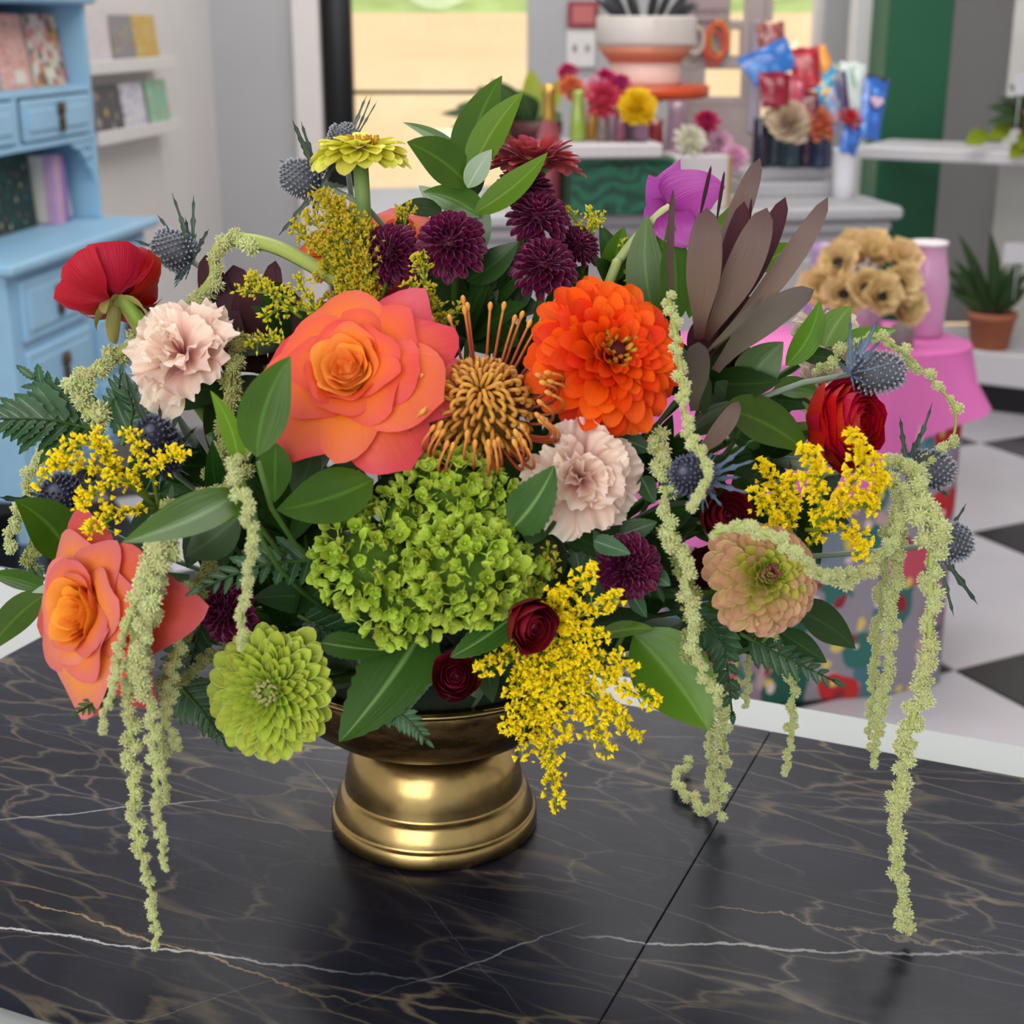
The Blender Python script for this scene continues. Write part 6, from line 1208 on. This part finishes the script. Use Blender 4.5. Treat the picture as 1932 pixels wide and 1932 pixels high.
bloom('cream carnation over the dark vases', 1488, 232, 46, 4.05, 'c8b096', 'dccab2', heads['dslate'].c + V((0, 0, .12)), n=90, W=.9); bloom('coral rose over the plum vase', 1545, 236, 38, 4.05, 'b85a40', 'd47a58', heads['dplum'].c + V((0, 0, .12)), n=34, W=.7); bloom('red bloom beside the blue candy', 1600, 228, 30, 4.0, 'b8202c', 'd8424a', heads['dnavy'].c + V((0, 0, .12)), fc=(.2, .7, .6))
wc = vase('cup', 'white ceramic cup holding wrapped candy on the counter', 'cup', 1590, 4.0, Z0, 52, .13, [(0, 0), (.7, 0), (.75, .02), (.8, .3), (.95, .95), (1, 1), (.9, 1), (.7, .1), (0, .08)], mat('cup_white', '#cfd0d8', .25))
# wrapped candies on sticks
def candy(label, x, y, w_, h_, Y, cols, tilt=0.0, to=None, scale=40, flare=.3, txt=None):
    c = at(x, y, Y); ms = mpp(x, y, Y); W2, H2 = w_ * ms / 2, h_ * ms / 2; q = random.Random(x + y); ph = q.random() * 6
    m = cover('wrap_' + label.replace(' ', '_'), cols[0], cols[1:] or cols, scale, .6); th = Thing('wrapped_candy', label, 'candy', c, face_rot(q.uniform(-.3, .3), .1, 1, tilt), 'wrapped candies')
    def side(sg):
        def fn(u, v):
            y_ = -1 + 2 * v; wd = 1 - .25 * math.cos(PI * v) * flare; bul = max(0, 1 - u * u) * max(0, 1 - y_ * y_); return V((u * W2 * wd, y_ * H2 * (1 + .05 * math.sin(5 * u + ph)), sg * (.34 * min(W2, H2) * bul ** .6 + .0005) + .06 * W2 * math.sin(6 * u + 4 * v + ph)))
        return grid(fn, 8, 8)
    a, b_ = side(1), side(-1); b_ = (b_[0], [tuple(reversed(f)) for f in b_[1]], b_[2], b_[3]); th.add('wrapper', join([a, b_]), m, world=False)
    e = to if to is not None else wc.c + V((0, 0, .05)); bt = th.m @ V((0, -H2 * .9, 0)); th.add('stick', tube([bt, e], .0022, 6), mat('stick_white', '#d8d4d0', .5)); m.node_tree.nodes['Principled BSDF'].inputs['Roughness'].default_value = .25; return th
dt = lambda nm: heads['d' + nm].c + V((0, 0, .1))
candy('blue foil wrapper fanned at the top left of the candies', 1450, 118, 96, 62, 4.1, ['#2a68b4', '#4a8ad0', '#1e509a'], .45, dt('ink black')); candy('round dark red lollipop left of the candies', 1462, 170, 56, 70, 4.05, ['#7a0a22', '#8f1a34'], 0, dt('ink black')); candy('tall red wrapped candy in the middle', 1520, 130, 54, 84, 4.1, ['#9a2030', '#b83442', '#701020'], .1, dt('dark teal')); candy('pink red striped candy below the tall red one', 1498, 180, 40, 80, 4.07, ['#a83a50', '#c86a70', '#8a2038'], -.2, dt('slate'))
candy('deep red candy right of the lollipop', 1525, 200, 40, 56, 4.06, ['#5f0a1c', '#7a1428'], 0, dt('plum')); candy('teal and yellow striped candy packet', 1562, 160, 34, 84, 4.08, ['#1f8ab0', '#e0b830', '#2a9ac4'], -.7, dt('navy'), 60); candy('rainbow sugar candy tube', 1578, 200, 36, 100, 4.05, ['#6a8ab8', '#e0b040', '#4aa0d0', '#c86040'], .2, dt('navy'), 90)
w2_ = candy('white candy packet with green lettering', 1606, 160, 46, 88, 4.06, ['#c9d3cf', '#c9d3cf'], -.12); candy('purple beaded candy strip', 1590, 170, 20, 76, 4.03, ['#3a3050', '#5a4a6a'], .1, None, 120); bb_ = candy('tall blue candy bag with pink heart', 1646, 205, 46, 120, 4.02, ['#2a5cae', '#3f7ad0', '#5f9ae0'], -.2, None, 50); candy('dark topped candy above the blue bag', 1652, 160, 40, 34, 4.06, ['#2c2a30', '#c05a4a'], -.3)
candy('orange pointed candy right of the tall red one', 1555, 115, 24, 60, 4.12, ['#e0942a', '#d87a3a'], .4, dt('navy')); candy('blue candy leaning out of the white cup', 1605, 262, 36, 60, 3.98, ['#2f66b8', '#244a90', '#e0d8c0'], -.3)
def text(th, s, size, m, m4):
    c = bpy.data.curves.new('lettering', 'FONT'); c.body = s; c.size = size; c.align_x = 'CENTER'; c.align_y = 'CENTER'; c.extrude = .0004; c.materials.append(m); o = bpy.data.objects.new('lettering', c); COL.objects.link(o); me = bpy.data.meshes.new_from_object(o.evaluated_get(bpy.context.evaluated_depsgraph_get())); bpy.data.objects.remove(o); return obj('lettering', me, th.o, m4)
text(w2_, 'Sour', .030, mat('green_print', '#3a8f5e', .5), Tr(0, .01, .026) @ Rz(-1.2))
hp = [V((.0011 * 16 * math.sin(t) ** 3, .0011 * (13 * math.cos(t) - 5 * math.cos(2 * t) - 2 * math.cos(3 * t) - math.cos(4 * t)), 0)) for t in [i * PI / 14 for i in range(28)]]
bb_.add('heart_print', ([V((p.x, p.y + .01, z_)) for z_ in (.020, .026) for p in hp], [tuple(range(27, -1, -1)), tuple(range(28, 56))] + [(i, (i + 1) % 28, (i + 1) % 28 + 28, i + 28) for i in range(28)], [.5] * 56, [0] * 56), mat('heart_pink', '#c9a8b8', .4), world=False, smoothed=False)
# ---- bracelet rack and window bits
RACK = mat('rack_mauve', '#a89a98', .5, var=.08); yk = 4.62
_kn = [0]
def kb(th, x0, y0, x1, y1, m=RACK, dp=.02, nm='rail'):
    _kn[0] += 1; dp += .0013 * _kn[0]; a, b_ = at(x0, y0, yk), at(x1, y1, yk); th.add(nm, box((a + b_) / 2, (abs(b_.x - a.x), dp, abs(a.z - b_.z)), .003), m, smoothed=False)
rk = Thing('bracelet_rack', 'mauve grey bracelet rack with open frames by the window', 'rack', at(1355, 355, yk))
for q in ((1288, -60, 1300, 380), (1408, -60, 1426, 380), (1288, 38, 1412, 56), (1288, 104, 1412, 130), (1288, 182, 1412, 200), (1300, -60, 1374, 38), (1300, 56, 1376, 104), (1300, 200, 1412, 380), (1300, 130, 1328, 182), (1366, -60, 1376, 38)): kb(rk, *q)
kb(rk, 1398, 40, 1412, 120); kb(rk, 1418, 38, 1424, 250, mat('rack_post_light', '#a79fb0', .3), .03, 'post'); kb(rk, 1448, -60, 1456, 40)
zbz = at(1355, 380, yk).z
rk.add('base_board', box(V((at(1355, 380, yk).x, yk, (zbz + Z0) / 2)), (.24, .06, max(.02, zbz - Z0)), .004), RACK, smoothed=False)
sg = Thing('rack_sign', 'small mauve lettered sign at the top of the rack', 'sign', at(1340, 8, yk - .02)); ms = mpp(1340, 8, yk); sg.add('board', box((0, 0, 0), (72 * ms, .006, 62 * ms), .002), mat('sign_mauve', '#a08c8e', .6), world=False, smoothed=False)
text(sg, 'BRACELETS', 12.5 * ms, mat('sign_print', '#5f4c52', .6), Tr(0, -.0045, -13 * ms) @ Rx(PI / 2))
def torus(R1, R2, r, seg=28, s2=7):
    pts = [V((R1 * math.cos(2 * PI * i / seg), 0, R2 * math.sin(2 * PI * i / seg))) for i in range(seg + 1)]; return tube(pts, r, s2, False)
for x, y, rx, ry, rt, c, lab in ((1352, 78, 19, 31, 5, '#d4592e', 'orange beaded bracelet loop hanging on the rack'), (1347, 92, 17, 30, 3, '#c8483c', 'thin coral bracelet behind the orange loop'), (1312, 76, 16, 24, 4, '#c9b4a8', 'cream bracelet loop hanging on the rack'), (1358, 70, 16, 30, 2.5, '#c99a3c', 'golden bracelet behind the orange loop')):
    ms = mpp(x, y, yk); solo('bracelet', lab, 'bracelet', xf(torus(rx * ms, ry * ms, rt * ms), Matrix.Translation(at(x, y, yk - .035))), mat('bracelet_' + c[1:], c, .5), at(x, y, yk - .035), 'hanging bracelets')
t = candy('red gold wrapped bundle in front of the window', 1455, 72, 52, 60, 4.5, ['#8a4a48', '#b07a50', '#a83a44', '#c09a9a'], .1, at(1430, 330, 4.4), 60)
# wall fittings
t = Thing('framed_sign', 'small red framed notice high on the grey pier', 'sign', at(1100, 28, WB - .02)); ms = mpp(1100, 28, WB); t.add('frame', box((0, 0, 0), (58 * ms, .02, 48 * ms), .004), mat('frame_red', '#8f2c38', .4), world=False, smoothed=False); t.add('notice', box((0, -.011, .001), (40 * ms, .004, 32 * ms), .001), mat('notice_pink', '#c06a66', .5), world=False, smoothed=False)
t = Thing('wall_plate', 'white double switch plate below the red framed notice', 'switch plate', at(1096, 90, WB - .012)); t.add('plate', box((0, 0, 0), (54 * ms, .012, 72 * ms), .004), WHITE, world=False, smoothed=False)
for sx in (-1, 1): t.add('switch', box((sx * 12 * ms, -.008, 0), (8 * ms, .008, 12 * ms), .002), mat('switch_grey', '#8f8f96', .5), world=False, smoothed=False)
